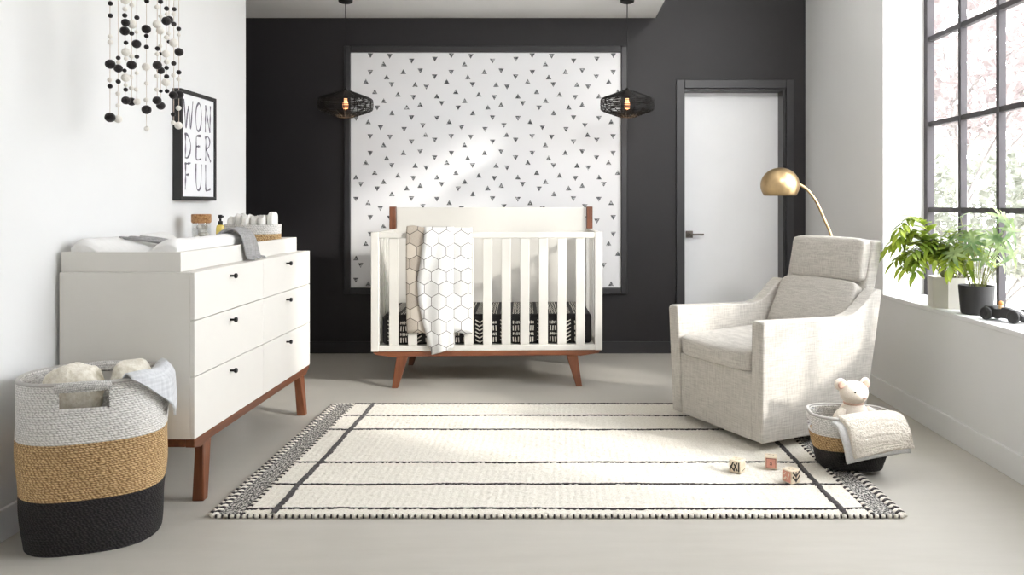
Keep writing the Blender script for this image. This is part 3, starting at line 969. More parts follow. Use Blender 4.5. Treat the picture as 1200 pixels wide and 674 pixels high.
# ------------------------------------------------------------------ armchair
CHY = R(-62.6)
ch = thing('armchair', 'oatmeal linen swivel armchair with a padded headrest, by the window', 'armchair', (1.064, 3.923, 0), CHY)
F0 = -.37      # local y of the front plane
def side_profile(poly, x0b, x1b, x0t, x1t, ztop=.6):
    """extrude a (depth, height) outline between two x planes that lean outward with height"""
    g = MB()
    fn = lambda xb, xt: (lambda d, z: (lerp(xb, xt, z / ztop), F0 + d, z))
    return g.prism(poly, fn(x0b, x0t), fn(x1b, x1t))
arm = [(.012, .050), (.0, .572), (.010, .585), (.20, .580), (.40, .574), (.50, .574), (.555, .588), (.61, .622), (.665, .672), (.70, .697), (.735, .69), (.722, .60), (.64, .050)]
for s in (-1, 1):
    if s > 0: g = side_profile(arm, .255, .330, .276, .352)
    else: g = side_profile(arm, -.330, -.255, -.352, -.276)
    obj('arm', g, M['linen'], ch, bevel=.016, seg=4, smooth=50)
obj('seat_base', side_profile([(.016, .046), (.014, .352), (.60, .352), (.62, .046)], -.258, .258, -.280, .280), M['linen'], ch, bevel=.010, seg=3)
# back shell between and behind the arms
sh = [(.62, .055), (.665, .055), (.70, .30), (.762, .62), (.812, .80), (.838, .905), (.825, .922), (.775, .92), (.735, .74), (.66, .50), (.60, .34)]
obj('back_shell', side_profile(sh, -.272, .272, -.272, .272), M['linen'], ch, bevel=.014, seg=4, smooth=50)

def cushion(name, c, half, rot, parent, mat, puff=.02, p=7, nu=56, nv=32):
    """superquadric cushion with softly puffed faces"""
    rx = Matrix.Rotation(rot, 3, 'X'); c = Vector(c); g = MB()
    def pw(q, e): return math.copysign(abs(q) ** e, q)
    def f(u, v):
        t = 2 * PI * u; a = (v - .5) * PI
        e1, e2 = 2 / p, 2 / p
        x = pw(math.cos(a), e1) * pw(math.cos(t), e2); y = pw(math.cos(a), e1) * pw(math.sin(t), e2); z = pw(math.sin(a), e1)
        q = Vector((x * half[0], y * half[1], z * half[2]))
        q.z += puff * pw(z, 1) * max(0, 1 - x * x) * max(0, 1 - y * y)
        q.y += puff * .7 * y * max(0, 1 - x * x) * max(0, 1 - z * z)
        return c + rx @ q
    # cluster samples toward the edges by angle remap
    def g2(u, v): return f(u, v)
    g.grid(g2, nu * 2, nv * 2, closeu=True)
    return obj(name, g, mat, parent, smooth=180)
cushion('seat_cushion', (0, F0 + .300, .408), (.270, .312, .052), R(2.0), ch, M['linen'], .020, 8)
cushion('back_cushion', (0, F0 + .655, .555), (.258, .165, .055), R(64), ch, M['linen'], .016, 9)
cushion('headrest', (.015, F0 + .758, .820), (.243, .106, .052), R(82), ch, M['linen'], .012, 9)
sw = MB().lathe([(.20, 0), (.225, .004), (.225, .016), (.20, .020), (.06, .022), (.05, .026), (.05, .030)], 40, (0, .02, .0200))
o = obj('swivel_base', sw, M['blackmatt'], ch); o['label'] = 'round black swivel base'
# welting seam along the front edge of the side panel
# ------------------------------------------------------------------ arc lamp
LY_ = 4.50
lm = thing('arc_floor_lamp', 'brass arc floor lamp with a dome shade behind the armchair', 'floor lamp', (1.602, LY_, 0))
lx = 1.602
obj('lamp_base', MB().lathe([(.001, 0), (.125, 0), (.13, .004), (.13, .022), (.126, .026), (.014, .027), (.012, .05), (.001, .05)], 48), M['brass'], lm)
pts = curve([(0, 0, .04), (0, 0, .40), (-.004, 0, .66), (-.016, 0, .80), (1.556 - lx, 0, .926), (1.515 - lx, 0, 1.023), (1.477 - lx, 0, 1.107), (1.43 - lx, 0, 1.173), (1.383 - lx, 0, 1.208), (1.34 - lx, 0, 1.225)], 60)
obj('pole', MB().tube(pts, .0085, 12), M['brass'], lm, smooth=180)
dc = (1.268 - lx, 0, 1.206)
prof = []
for i in range(25):
    a = R(-36) + (PI / 2 - R(-36)) * i / 24
    prof.append((max(.0008, .108 * math.cos(a)), .100 * math.sin(a)))
o = obj('lamp_shade', MB().lathe(prof, 56, dc, cap=False), M['brass'], lm, solid=.003, smooth=180)

# ------------------------------------------------------------------ pendants
def pendant(px, label):
    p = thing('pendant_lamp', label, 'pendant lamp', (px, 5.30, 0), 0, 'woven black pendant lamps')
    zc = 1.764
    obj('canopy', MB().lathe([(.001, ZC - .030), (.03, ZC - .030), (.046, ZC - .022), (.048, ZC), (.001, ZC)], 32), M['black'], p)
    obj('cord', MB().tube([(0, 0, ZC - .03), (0, 0, zc + .10)], .0032, 8), M['black'], p)
    obj('socket', MB().lathe([(.008, .11), (.012, .105), (.019, .09), (.019, .045), (.016, .04), (.001, .04)], 20, (0, 0, zc)), M['black'], p)
    o = obj('bulb', MB().lathe([(.001, -.036), (.010, -.034), (.017, -.024), (.020, -.010), (.017, .008), (.012, .026), (.011, .044)], 20, (0, 0, zc)), M['bulb'], p); o['label'] = 'glowing warm bulb'
    sh = MB()
    prof = curve([(.036, 0, .090), (.105, 0, .064), (.168, 0, .040), (.178, 0, .020), (.178, 0, -.020), (.168, 0, -.040), (.105, 0, -.064), (.044, 0, -.086)], 70)
    for k in range(0, 71, 3):
        q = prof[k]
        sh.tube([(q.x * math.cos(a), q.x * math.sin(a), zc + q.z) for a in [2 * PI * i / 48 for i in range(48)]], .0026, 5, closed=True)
    for k in range(16):
        a = 2 * PI * (k + .5) / 16
        sh.tube([(q.x * math.cos(a), q.x * math.sin(a), zc + q.z) for q in prof[::5]], .0026, 5)
    sh.tube([(.019, 0, zc + .09), (.036, 0, zc + .09)], .003, 6).tube([(-.019, 0, zc + .09), (-.036, 0, zc + .09)], .003, 6)
    sh.tube([(0, .019, zc + .09), (0, .036, zc + .09)], .003, 6).tube([(0, -.019, zc + .09), (0, -.036, zc + .09)], .003, 6)
    obj('cage_shade', sh, M['black'], p, smooth=180)
    l = bpy.data.lights.new('pendant_bulb_light', 'POINT'); l.energy = 1.2; l.color = (1, .62, .35); l.shadow_soft_size = .03
    lo = bpy.data.objects.new('bulb_light', l); COL.objects.link(lo); lo.parent = p; lo.location = (0, 0, zc - .065)
pendant(-1.408, 'black woven cage pendant lamp at the left edge of the wallpaper panel')
pendant(.473, 'black woven cage pendant lamp between the wallpaper panel and the door')

# ------------------------------------------------------------------ framed lettering
FY0, FY1, FZ0, FZ1, FD = 3.751, 4.141, 1.117, 1.648, .042
pic = thing('framed_print', 'black framed print with the word wonderful hand lettered on the white wall', 'framed print', (XL, FY0, FZ0))
fw, fh = FY1 - FY0, FZ1 - FZ0; b_ = .019
g = MB().box(0, FD, 0, b_, 0, fh).box(0, FD, fw - b_, fw, 0, fh).box(0, FD, b_, fw - b_, 0, b_).box(0, FD, b_, fw - b_, fh - b_, fh)
obj('frame', g, M['blackmatt'], pic, bevel=.0015)
obj('paper', MB().box(.004, FD - .008, b_, fw - b_, b_, fh - b_), M['paperw'], pic)
LET = {
 'W': [[(0, 1), (.12, .55), (.24, .02), (.40, .55), (.52, .78)], [(.50, .80), (.62, .40), (.74, .02), (.88, .5), (1, 1)]],
 'O': [[(.5, 1), (.15, .82), (.02, .45), (.2, .06), (.5, 0), (.82, .15), (.98, .55), (.8, .9), (.5, 1)]],
 'N': [[(.05, 0), (.08, .5), (.10, .98)], [(.10, .98), (.45, .5), (.86, .02)], [(.86, .02), (.90, .5), (.95, 1)]],
 'D': [[(.12, 1), (.14, .5), (.10, .0)], [(-.02, .95), (.45, .92), (.92, .62), (.85, .25), (.45, .03), (.05, .02)]],
 'E': [[(.9, .98), (.35, .96), (.12, .9), (.10, .5), (.10, .04), (.5, .0), (.92, .05)], [(.10, .52), (.45, .54), (.72, .55)]],
 'R': [[(.12, 1), (.14, .5), (.10, -.02)], [(-.02, .93), (.5, 1), (.85, .82), (.65, .58), (.15, .48)], [(.25, .48), (.6, .22), (1, -.04)]],
 'F': [[(.14, .98), (.15, .5), (.10, .0)], [(.0, .95), (.5, .97), (.95, 1)], [(.10, .55), (.4, .55), (.7, .57)]],
 'U': [[(.06, 1), (.05, .45), (.2, .06), (.5, .0), (.8, .12), (.92, .5), (.95, 1)]],
 'L': [[(.10, 1), (.12, .5), (.14, .04), (.5, .0), (.95, .06)]],
}
ink = MB()
gx = (.050, .166, .270); gz = (.346, .203, .052); gh = (.140, .122, .130)
for r, wd in enumerate(('WON', 'DER', 'FUL')):
    for c_, ltr in enumerate(wd):
        ww = .096 if ltr == 'W' else .066
        ox = gx[c_] - (.010 if ltr == 'W' else 0); oz = gz[r]
        for st in LET[ltr]:
            P = curve([(0, ox + a * ww, oz + b * gh[r]) for a, b in st], 24)
            n = len(P); vs = []
            for i, p in enumerate(P):
                t = (P[min(n - 1, i + 1)] - P[max(0, i - 1)]); t.normalize()
                nn = Vector((0, -t.z, t.y)) * (.0048 + .0020 * math.sin(i * .5 + c_))
                vs += [(FD - .0074, *(p - nn).yz), (FD - .0074, *(p + nn).yz)]
            ink.add(vs, [(2 * i, 2 * i + 1, 2 * i + 3, 2 * i + 2) for i in range(n - 1)])
obj('lettering', ink, M['ink'], pic, smooth=180)

# ------------------------------------------------------------------ felt ball mobile
MC = Vector((-1.525, 2.93, 2.13)); MR = .1265
mob = thing('felt_ball_mobile', 'hanging mobile of black and white felt balls over the dresser', 'mobile', tuple(MC))
STR = [
 (122, 0, 'b125,17,12 b125,77,12 w122,180,11 w124,209,13 b124,317,24 w120,395,12 b122,426,12 b122,580,25'),
 (162, 1, 'b163,286,11 w165,308,11 b163,338,21 b163,403,12 w162,463,12 w161,521,11 w162,588,20'),
 (197, 0, 'w197,0,22 w195,45,12 b193,76,12 b200,112,20 b193,153,23 b203,211,11 w203,258,21 w203,290,10 b192,348,10 w200,384,21 w201,420,10 b201,443,11 b203,496,21'),
 (229, 1, 'w231,25,12 w233,120,22 b228,165,12 w228,278,12 b228,321,23 w224,380,12 w227,435,12 b228,502,21'),
 (254, 0, 'b255,87,12 w252,158,10 b251,217,22 b255,280,11 w254,361,10 w249,442,11 w258,502,17'),
 (302, 1, 'b304,5,12 b300,144,22 b301,177,11 b302,232,12 w299,330,20 w302,412,11 w300,494,12 b302,542,23 w304,636,13'),
 (355, 0, 'w354,35,12 w353,120,20 b358,240,12 w355,267,11 b356,322,22 w350,376,11 w352,443,11 b354,496,21'),
 (372, 1, 'b371,8,12 w370,80,10 w368,152,19 w370,227,10 b371,266,9 b372,348,19 b373,450,9 b373,522,21'),
 (400, 0, 'b402,42,12 w402,70,9 b399,104,22 w402,185,12 w397,266,19 w404,305,14 b402,335,11 b402,378,12 w396,407,20 b406,450,11'),
 (413, 1, 'b415,97,19 w411,165,10 b411,206,9'),
 (437, 0, 'b440,45,11 w436,70,11 b437,119,12 w437,212,22 b436,313,12 w434,372,11 b434,470,21 b432,565,12 w432,606,11'),
 (462, 1, 'b461,142,11 w463,172,9 b463,257,21 b462,357,12 w460,390,11 b465,467,21 w459,534,13 w459,620,19'),
]
obj('hoop', MB().tube([(MR * math.cos(a), MR * math.sin(a), 0) for a in [2 * PI * i / 48 for i in range(48)]], .005, 8, closed=True).tube([(-MR, 0, 0), (MR, 0, 0)], .003, 6).tube([(0, -MR, 0), (0, MR, 0)], .003, 6), M['peg'], mob, smooth=180)
obj('hanging_cord', MB().tube([(0, 0, 0), (0, 0, ZC - MC.z)], .0015, 6), M['string'], mob)
for cx_, side, txt in STR:
    # where the sight line of this string crosses the hoop, on its near or far side
    k = (100 + cx_ / 4.214 - 652) / 930
    A = 1 + k * k; B = -2 * (k * MC.x + MC.y); Cq = MC.x ** 2 + MC.y ** 2 - MR ** 2
    Yd = (-B + (1 if side else -1) * math.sqrt(max(0, B * B - 4 * A * Cq))) / (2 * A)
    dx, dy = k * Yd - MC.x, Yd - MC.y
    zmin = 9
    for tok in txt.split():
        col = tok[0]; bx_, by_, br = map(float, tok[1:].split(','))
        z = 1.10 - (by_ / 4.214 - 239) * Yd / 930 - MC.z
        r_ = br / 4.214 * Yd / 930
        x_ = dx + (bx_ - cx_) / 4.214 * Yd / 930 * .6
        g = MB().ell((x_, dy, z), (r_, r_, r_ * .96), 18, 12, wob=.015)
        obj('white_ball' if col == 'w' else 'black_ball', g, M['felt_w'] if col == 'w' else M['felt_b'], mob, smooth=180)
        zmin = min(zmin, z)
    obj('string', MB().tube([(dx, dy, 0), (dx, dy, zmin)], .0010, 5), M['string'], mob)

# ------------------------------------------------------------------ small basket, bear, throw
BC = Vector((1.218, 3.300, .0195)); BYAW = R(-8)
bk = thing('toy_basket', 'small belly basket banded white, tan and black beside the armchair', 'basket', tuple(BC), BYAW)
BH = .215
bfl = lambda t: .80 + .24 * math.sin(min(1, t * 1.1) * PI * .5)
atb, perb, rimb = coiled(bk, .158, .122, 2.9, BH, [0, .078, .138, BH], (M['ropeb'], M['ropet'], M['ropew']), bfl, .0072, 110,
                         slots=[(.50 - .045, .50 + .045, .145, .180), (1 - .045, 1.0, .145, .180), (0, .045, .145, .180)], names=('black_band', 'tan_band', 'white_band'), thick=.008)
obj('rim_coil', MB().tube([p for p in rimb], .0065, 8, closed=True), M['ropew'], bk, smooth=180)

def bear():
    b = thing('teddy_bear', 'cream plush teddy bear sitting in the small basket', 'teddy bear', (1.248, 3.335, .120), R(10))
    g = MB()
    def blob(c, r, rot=None): g.ell(c, r, 28, 18, rot=rot, wob=.006)
    blob((0, 0, .070), (.070, .058, .088))           # torso
    obj('torso', g, M['bear'], b, smooth=180)
    g = MB(); hz_ = .188
    def hd(u, v):
        t = 2 * PI * u; p = (v - .5) * PI
        d = Vector((math.cos(p) * math.cos(t), math.cos(p) * math.sin(t), math.sin(p)))
        q = Vector((d.x * .060, d.y * .052, d.z * .050))
        # muzzle pushed out to the front, brow dip
        m = max(0, -d.y) ** 3 * math.exp(-((d.z + .22) / .42) ** 2) * math.exp(-(d.x / .45) ** 2)
        q.y -= .030 * m; q.z -= .004 * m
        q *= 1 + random.uniform(-.008, .008)
        return Vector((0, -.004, hz_)) + q
    g.grid(hd, 48, 32, closeu=True)
    h = obj('head', g, M['bear'], b, smooth=180)
    for s in (-1, 1):
        e = obj('ear', MB().ell((s * .056, .006, hz_ + .034), (.026, .011, .026), 20, 12, rot=Matrix.Rotation(s * R(12), 3, 'Z')), M['bear'], h, smooth=180)
        o = obj('inner_ear', MB().ell((s * .0555, -.006, hz_ + .034), (.018, .007, .018), 16, 10), M['bearpink'], h, smooth=180); o['label'] = 'tan inner ear'
        o = obj('eye', MB().ell((s * .022, -.0525, hz_ + .012), (.0042, .003, .0042), 10, 8), M['blackmatt'], h, smooth=180)
        arm = curve([(s * .052, -.010, .120), (s * .078, -.020, .092), (s * .092, -.032, .062), (s * .094, -.042, .045)], 12)
        obj('arm', MB().tube(arm, [.012 + .012 * math.sin(min(1, i / 12 * 1.6 + .2) * PI * .55) for i in range(13)], 14).ell(arm[-1], (.0235, .0235, .0225), 16, 10), M['bear'], b, smooth=180)
        leg = curve([(s * .040, -.020, .015), (s * .050, -.050, .012), (s * .056, -.066, .022)], 10)
        obj('leg', MB().tube(leg, .022, 14).ell(leg[-1], (.023, .022, .026), 16, 10), M['bear'], b, smooth=180)
    o = obj('nose', MB().ell((0, -.087, hz_ - .004), (.0075, .005, .0055), 12, 8), M['bearpink'], h, smooth=180); o['label'] = 'small tan nose'
    nk = [(.040 * math.cos(a), .034 * math.sin(a) - .002, .146) for a in [2 * PI * i / 28 for i in range(28)]]
    o = obj('neck_ribbon', MB().tube(nk, .005, 6, closed=True), M['bearpink'], b, smooth=180); o['label'] = 'thin peach ribbon at the neck'
bear()

def throw():
    t = thing('sherpa_throw', 'folded cream sherpa throw with grey border hanging over the small basket front', 'throw', (1.254, 3.180, .084), R(8))
    rnd = random.Random(4)
    # folded slab following a path: on the contents, over the rim, down the front
    def slab(name, mat, hw, zo, yo, th, path, rough, nu=46, nv=60, lab=None):
        P = curve(path, nv)
        g = MB()
        nrm = []
        for i in range(nv + 1):
            tt = (P[min(nv, i + 1)] - P[max(0, i - 1)]).normalized(); nrm.append(Vector((0, tt.z, -tt.y)) * -1)
        jit = [[rnd.uniform(-rough, rough) for _ in range(2 * nu)] for _ in range(nv + 1)]
        def f(u, v):
            i = int(round(v * nv)); k = int(round(u * 2 * nu)) % (2 * nu)
            a = 2 * PI * u
            x = math.copysign(abs(math.cos(a)) ** .22, math.cos(a)) * hw
            h = math.copysign(abs(math.sin(a)) ** .45, math.sin(a)) * th
            e = min(v, 1 - v)
            sc = min(1, (e / .035) ** .5) if e < .035 else 1
            q = P[i] + nrm[i] * (h * max(.15, sc) + jit[i][k])
            q.x += x + .012 * v
            q.z += .008 * math.sin(x * 14 + 1) + .012 * (x / hw) * v + jit[i][k] * .5
            return q
        g.grid(f, 2 * nu, nv, closeu=True)
        n = 2 * nu
        g.f.append(tuple(range(n))[::-1]); g.m.append(0); g.f.append(tuple(nv * n + i for i in range(n))); g.m.append(0)
        o = obj(name, g, mat, t, smooth=180)
        if lab: o['label'] = lab
    slab('plush_backing', M['sherpaedge'], .134, 0, 0, .011, [(-.012, .055, .132), (-.012, .02, .140), (-.010, -.012, .132), (-.008, -.037, .095), (-.004, -.046, .055), (.000, -.050, .012)], .0006, lab='grey plush border and underside')
    slab('sherpa_face', M['sherpa'], .126, 0, 0, .012, [(.006, .052, .150), (.006, .018, .158), (.008, -.020, .148), (.010, -.053, .100), (.012, -.062, .060), (.014, -.066, .036)], .0028)
throw()

# ------------------------------------------------------------------ letter blocks
def text_mesh(body, size):
    cu = bpy.data.curves.new('glyph', 'FONT'); cu.body = body; cu.size = size; cu.align_x = 'CENTER'; cu.align_y = 'CENTER'
    o = bpy.data.objects.new('glyph', cu); COL.objects.link(o)
    me = bpy.data.meshes.new_from_object(o.evaluated_get(bpy.context.evaluated_depsgraph_get()))
    vs = [tuple(v.co) for v in me.vertices]; fs = [tuple(p.vertices) for p in me.polygons]
    bpy.data.objects.remove(o); bpy.data.curves.remove(cu); bpy.data.meshes.remove(me)
    return vs, fs
def block(loc, rz, label, front, right, frontpink):
    b = thing('toy_block', label, 'toy block', loc, rz, 'printed toy blocks on the rug')
    s = .0250
    obj('block_body', MB().box(-s, s, -s, s, 0, 2 * s), M['blockwood'], b, bevel=.003)
    e = .0004
    def face(strokes, side, mat, name, fill=False):
        g = MB()
        for st in strokes:
            (x0, z0), (x1, z1), w = [tuple(c * 1.12 for c in q) if isinstance(q, tuple) else q * 1.12 for q in st]
            dx, dz = x1 - x0, z1 - z0; L = math.hypot(dx, dz); nx, nz = -dz / L * w / 2, dx / L * w / 2
            q = [(x0 - nx, z0 - nz), (x1 - nx, z1 - nz), (x1 + nx, z1 + nz), (x0 + nx, z0 + nz)]
            if side == 'f': vs = [(x, -s - e, s + z) for x, z in q]
            elif side == 'r': vs = [(s + e, x, s + z) for x, z in q]
            else: vs = [(x, z, 2 * s + e) for x, z in q]
            g.add(vs, [(0, 1, 2, 3)])
        o = obj(name, g, mat, b, smooth=180)
    if frontpink:
        face([((-.0185, 0), (.0185, 0), .037)], 'f', M['blockpink'], 'pink_panel')
        e += .0003
        rim_ = [((-.0165, -.0165), (.0165, -.0165), .0016), ((-.0165, .0165), (.0165, .0165), .0016), ((-.0165, -.0165), (-.0165, .0165), .0016), ((.0165, -.0165), (.0165, .0165), .0016)]
        if front == 'a':
            face(rim_, 'f', M['blockink'], 'printed_border')
            vs, fs = text_mesh('a', .026)
            g = MB().add([(x, -s - e, s + y) for x, y, z in vs], fs)
            o = obj('printed_letter', g, M['blockink'], b, smooth=180)
        else:
            face([((-.012, -.012), (-.002, -.002), .006), ((.004, -.010), (.012, .012), .004), ((-.012, .004), (-.004, .013), .004)], 'f', M['blockwood'], 'printed_motif')
        e -= .0003
    elif front: face(front, 'f', M['blockink'], 'printed_marks')
    if right: face(right, 'r', M['blockink'], 'printed_marks')
    face([((-.011, .004), (-.003, .009), .003), ((.004, -.004), (.011, .003), .003), ((-.006, -.009), (.002, -.006), .003)], 't', M['blockink'], 'top_marks')
zig = [((-.019, -.014), (-.006, .016), .005), ((-.017, .002), (-.001, -.016), .005), ((-.004, -.014), (.008, .016), .005), ((-.003, .010), (.010, -.014), .005), ((.015, -.017), (.015, .017), .005)]
lines = [((-.016, -.016), (.016, -.012), .003), ((-.012, -.004), (-.012, .014), .003)]
arrow = [((0, -.018), (0, .018), .005), ((0, -.014), (-.017, .004), .006), ((0, -.014), (.017, .004), .006), ((0, .002), (-.017, .019), .006), ((0, .002), (.017, .019), .006)]
RZ = .0165
block((.733, 3.215, RZ), R(-36), 'wooden toy block with black zigzag print, at left on the rug', zig, lines, False)
block((.882, 3.262, RZ), R(-15), 'wooden toy block with a pink face and letter a', 'a', None, True)
block((.916, 3.095, RZ), R(-60), 'wooden toy block with pink face and black arrow print, nearest the rug front edge', 'm', arrow, True)

# ------------------------------------------------------------------ window sill: plants, car
def leaf(mb, base, d, up, L, w, droop=.3, mat=0, fold=.25, seg=6):
    """pointed leaf from base along d"""
    d = Vector(d).normalized(); up = Vector(up); sd = d.cross(up)
    if sd.length < 1e-3: sd = Vector((1, 0, 0))
    sd.normalize(); up = sd.cross(d).normalized()
    vs = []
    base = Vector(base)
    for i in range(seg + 1):
        t = i / seg
        ww = w * (math.sin(PI * min(1, t * .93 + .07)) ** .8) * (1 - .25 * t)
        if i == seg: ww = w * .02
        p = base + d * L * t - up * droop * L * t * t
        vs += [p - sd * ww + up * fold * ww, p, p + sd * ww + up * fold * ww]
    fs = []
    for i in range(seg):
        a = 3 * i
        fs += [(a, a + 1, a + 4, a + 3), (a + 1, a + 2, a + 5, a + 4)]
    mb.add(vs, fs, mat)

SZ = WZ0 + .0005
def fern():
    c = Vector((1.938, 3.905, SZ))
    t = thing('potted_fern', 'leafy green fern in a white faceted planter on the window sill', 'potted plant', tuple(c))
    n = 8; r0, r1, h = .100, .103, .150
    g = MB().lathe([(r0, 0), (r1, h), (r1 - .008, h), (r0 - .008, .012), (.001, .012)], n, cap=False); g.add([(r0 * math.cos(2 * PI * i / n), r0 * math.sin(2 * PI * i / n), 0) for i in range(n)], [tuple(range(n))[::-1]])
    obj('planter', g, M['pot'], t, smooth=20, rotz=R(14))
    obj('soil', MB().lathe([(.001, .118), (.091, .118), (.090, .128), (.05, .134), (.001, .135)], 24), M['soil'], t)
    rnd = random.Random(21)
    specs = []
    # (azimuth deg, length, rise)
    for az, L, rise in ((200, .34, .75), (215, .30, .35), (188, .27, .95), (232, .28, .5), (250, .25, .8), (170, .24, .55), (205, .32, .10), (262, .24, .3), (280, .22, .9), (225, .24, 1.1), (300, .20, 1.0), (320, .18, .6), (140, .20, 1.1), (100, .16, 1.2), (240, .33, .22), (195, .22, .3), (272, .19, .05), (218, .31, .55), (183, .29, .3), (60, .13, 1.3), (255, .27, .65), (210, .26, .85), (224, .33, .0), (178, .31, .6), (192, .33, .7), (207, .30, .2), (236, .29, .15), (246, .30, .45), (199, .27, 1.2), (222, .23, .9), (265, .22, .6), (185, .25, .15), (230, .20, 1.3), (196, .30, 1.45), (206, .33, 1.2), (250, .24, 1.4), (270, .27, 1.1)):
        specs.append((R(az + rnd.uniform(-6, 6)), L, rise))
    for az, L, rise in specs:
        L *= .93
        h = Vector((math.cos(az), math.sin(az), 0)); st = h * .03 + Vector((0, 0, .132))
        # keep the window side clear of the glass
        p1 = st + h * L * .30 + Vector((0, 0, L * (.30 + rise * .32)))
        p2 = st + h * L * .68 + Vector((0, 0, L * (.36 + rise * .52)))
        p3 = st + h * L * 1.0 + Vector((0, 0, L * (.18 + rise * .50)))
        P = curve([st, p1, p2, p3], 22)
        g = MB().tube(P, [.0018 - .0012 * i / 22 for i in range(23)], 5, mat=1)
        for i in range(7, 22, 2):
            d = (P[min(22, i + 1)] - P[i - 1]).normalized(); sd = d.cross(Vector((0, 0, 1))).normalized()
            k = (i - 7) / 15
            ll = L * .36 * (1 - .45 * k) * rnd.uniform(.8, 1.15)
            for s in (-1, 1):
                leaf(g, P[i], d * .75 + sd * s * .9 + Vector((0, 0, rnd.uniform(-.15, .25))), Vector((0, 0, 1)), ll, ll * .20, rnd.uniform(.1, .4))
        leaf(g, P[-1], P[-1] - P[-3], Vector((0, 0, 1)), L * .28, L * .05, .3)
        obj('frond', g, [M['fern'], M['stem']], t, smooth=180)
fern()
def umbrella_plant():
    c = Vector((1.935, 3.655, SZ))
    t = thing('potted_umbrella_plant', 'umbrella plant with radiating leaflets in a matt black pot on the window sill', 'potted plant', tuple(c))
    obj('plant_pot', MB().lathe([(.001, 0), (.060, 0), (.067, .006), (.076, .126), (.076, .132), (.069, .132), (.064, .100), (.001, .100)], 40, cap=False), M['blackmatt'], t)
    obj('soil', MB().lathe([(.001, .098), (.0655, .098), (.064, .108), (.001, .112)], 24), M['soil'], t)
    rnd = random.Random(9)
    tips = [(-.10, .02, .24), (-.06, -.06, .20), (-.02, .03, .30), (.02, -.05, .25), (.05, -.11, .34), (.03, -.14, .20), (-.05, .05, .34), (-.12, -.03, .17), (.0, .0, .19), (.06, -.18, .28), (-.02, -.10, .15), (.05, .05, .22), (-.08, .10, .27), (.04, -.06, .17), (.07, -.09, .13), (.0, -.16, .25), (-.04, -.01, .26), (.05, -.20, .18), (.02, .0, .23), (-.07, -.10, .23), (.06, -.15, .31)]
    for k, (x, y, z) in enumerate(tips):
        tip = Vector((x, y, z + .105)); st = Vector((x * .18, y * .18, .108))
        P = curve([st, st * .5 + tip * .5 + Vector((0, 0, .03)), tip], 14)
        g = MB().tube(P, .0018, 5, mat=1)
        nl = rnd.choice((6, 7, 8)); ph = rnd.random() * 6; L0 = rnd.uniform(.060, .082)
        tl = Vector((x * 1.2, y * 1.2 - .03, .12)).normalized()
        ax = tl.cross(Vector((0, 1, 0))).normalized(); ay = tl.cross(ax)
        for i in range(nl):
            a = ph + 2 * PI * i / nl
            d = ax * math.cos(a) + ay * math.sin(a) + tl * .15
            L = L0 * rnd.uniform(.75, 1.1)
            e = tip + d.normalized() * L
            if c.x + e.x > XW - .035: L *= .35
            leaf(g, tip, d, tl, L, L * .145, .25)
        obj('leaf_cluster', g, [M['schef'], M['stem']], t, smooth=180)
umbrella_plant()

def car():
    c = Vector((1.936, 3.425, SZ)); yaw = math.atan2(-.115, .052)
    t = thing('toy_car', 'black wooden toy racing car with a pale stripe on the window sill', 'toy car', tuple(c), yaw)
    hw_ = .026
    prof = [(-.092, .024), (-.094, .046), (-.078, .060), (-.040, .062), (-.034, .052), (-.004, .050), (.002, .062), (.030, .060), (.075, .048), (.105, .030), (.106, .018), (.09, .014), (-.08, .014)]
    obj('car_body', MB().prism(prof, lambda x, z: (x, -hw_, z), lambda x, z: (x, hw_, z)), M['blackmatt'], t, bevel=.004, seg=3)
    sp = [(.004, .0632), (.030, .0612), (.074, .0492), (.102, .0318)]
    g = MB().add([(x, -.006, z) for x, z in sp] + [(x, .006, z) for x, z in sp], [(i, i + 1, 5 + i, 4 + i) for i in range(3)])
    o = obj('stripe', g, M['cream'], t, solid=.0006); o['label'] = 'pale stripe along the bonnet'
    for wx in (-.063, .063):
        ax = obj('axle', MB().tube([(wx, -.040, .0285), (wx, .040, .0285)], .003, 8), M['bronze'], t)
        for s in (-1, 1):
            w_ = MB(); 
            y0 = s * .028
            pr = [(.006, 0), (.024, 0), (.0282, .003), (.0282, .011), (.024, .014), (.010, .012), (.006, .015), (.001, .015)]
            vs = []
            n = 28
            for r, q in pr:
                for j in range(n):
                    a = 2 * PI * j / n; vs.append((wx + r * math.cos(a), y0 + s * q, .0285 + r * math.sin(a)))
            w_.add(vs, [(i * n + j, i * n + (j + 1) % n, (i + 1) * n + (j + 1) % n, (i + 1) * n + j) for i in range(len(pr) - 1) for j in range(n)])
            obj('wheel', w_, M['blackmatt'], t, smooth=40)
    d = thing('peg_doll', 'tiny wooden peg driver seated in the black toy car', 'toy figure', (c.x - .019 * math.cos(yaw), c.y - .019 * math.sin(yaw), c.z + .0515), yaw)
    obj('peg_body', MB().lathe([(.008, 0), (.011, .002), (.010, .012), (.007, .016), (.001, .017)], 20), M['peg'], d)
    o = obj('peg_head', MB().ell((0, 0, .024), (.0105, .0105, .0105), 18, 12), M['pegface'], d, smooth=180); o['label'] = 'round orange head'
car()

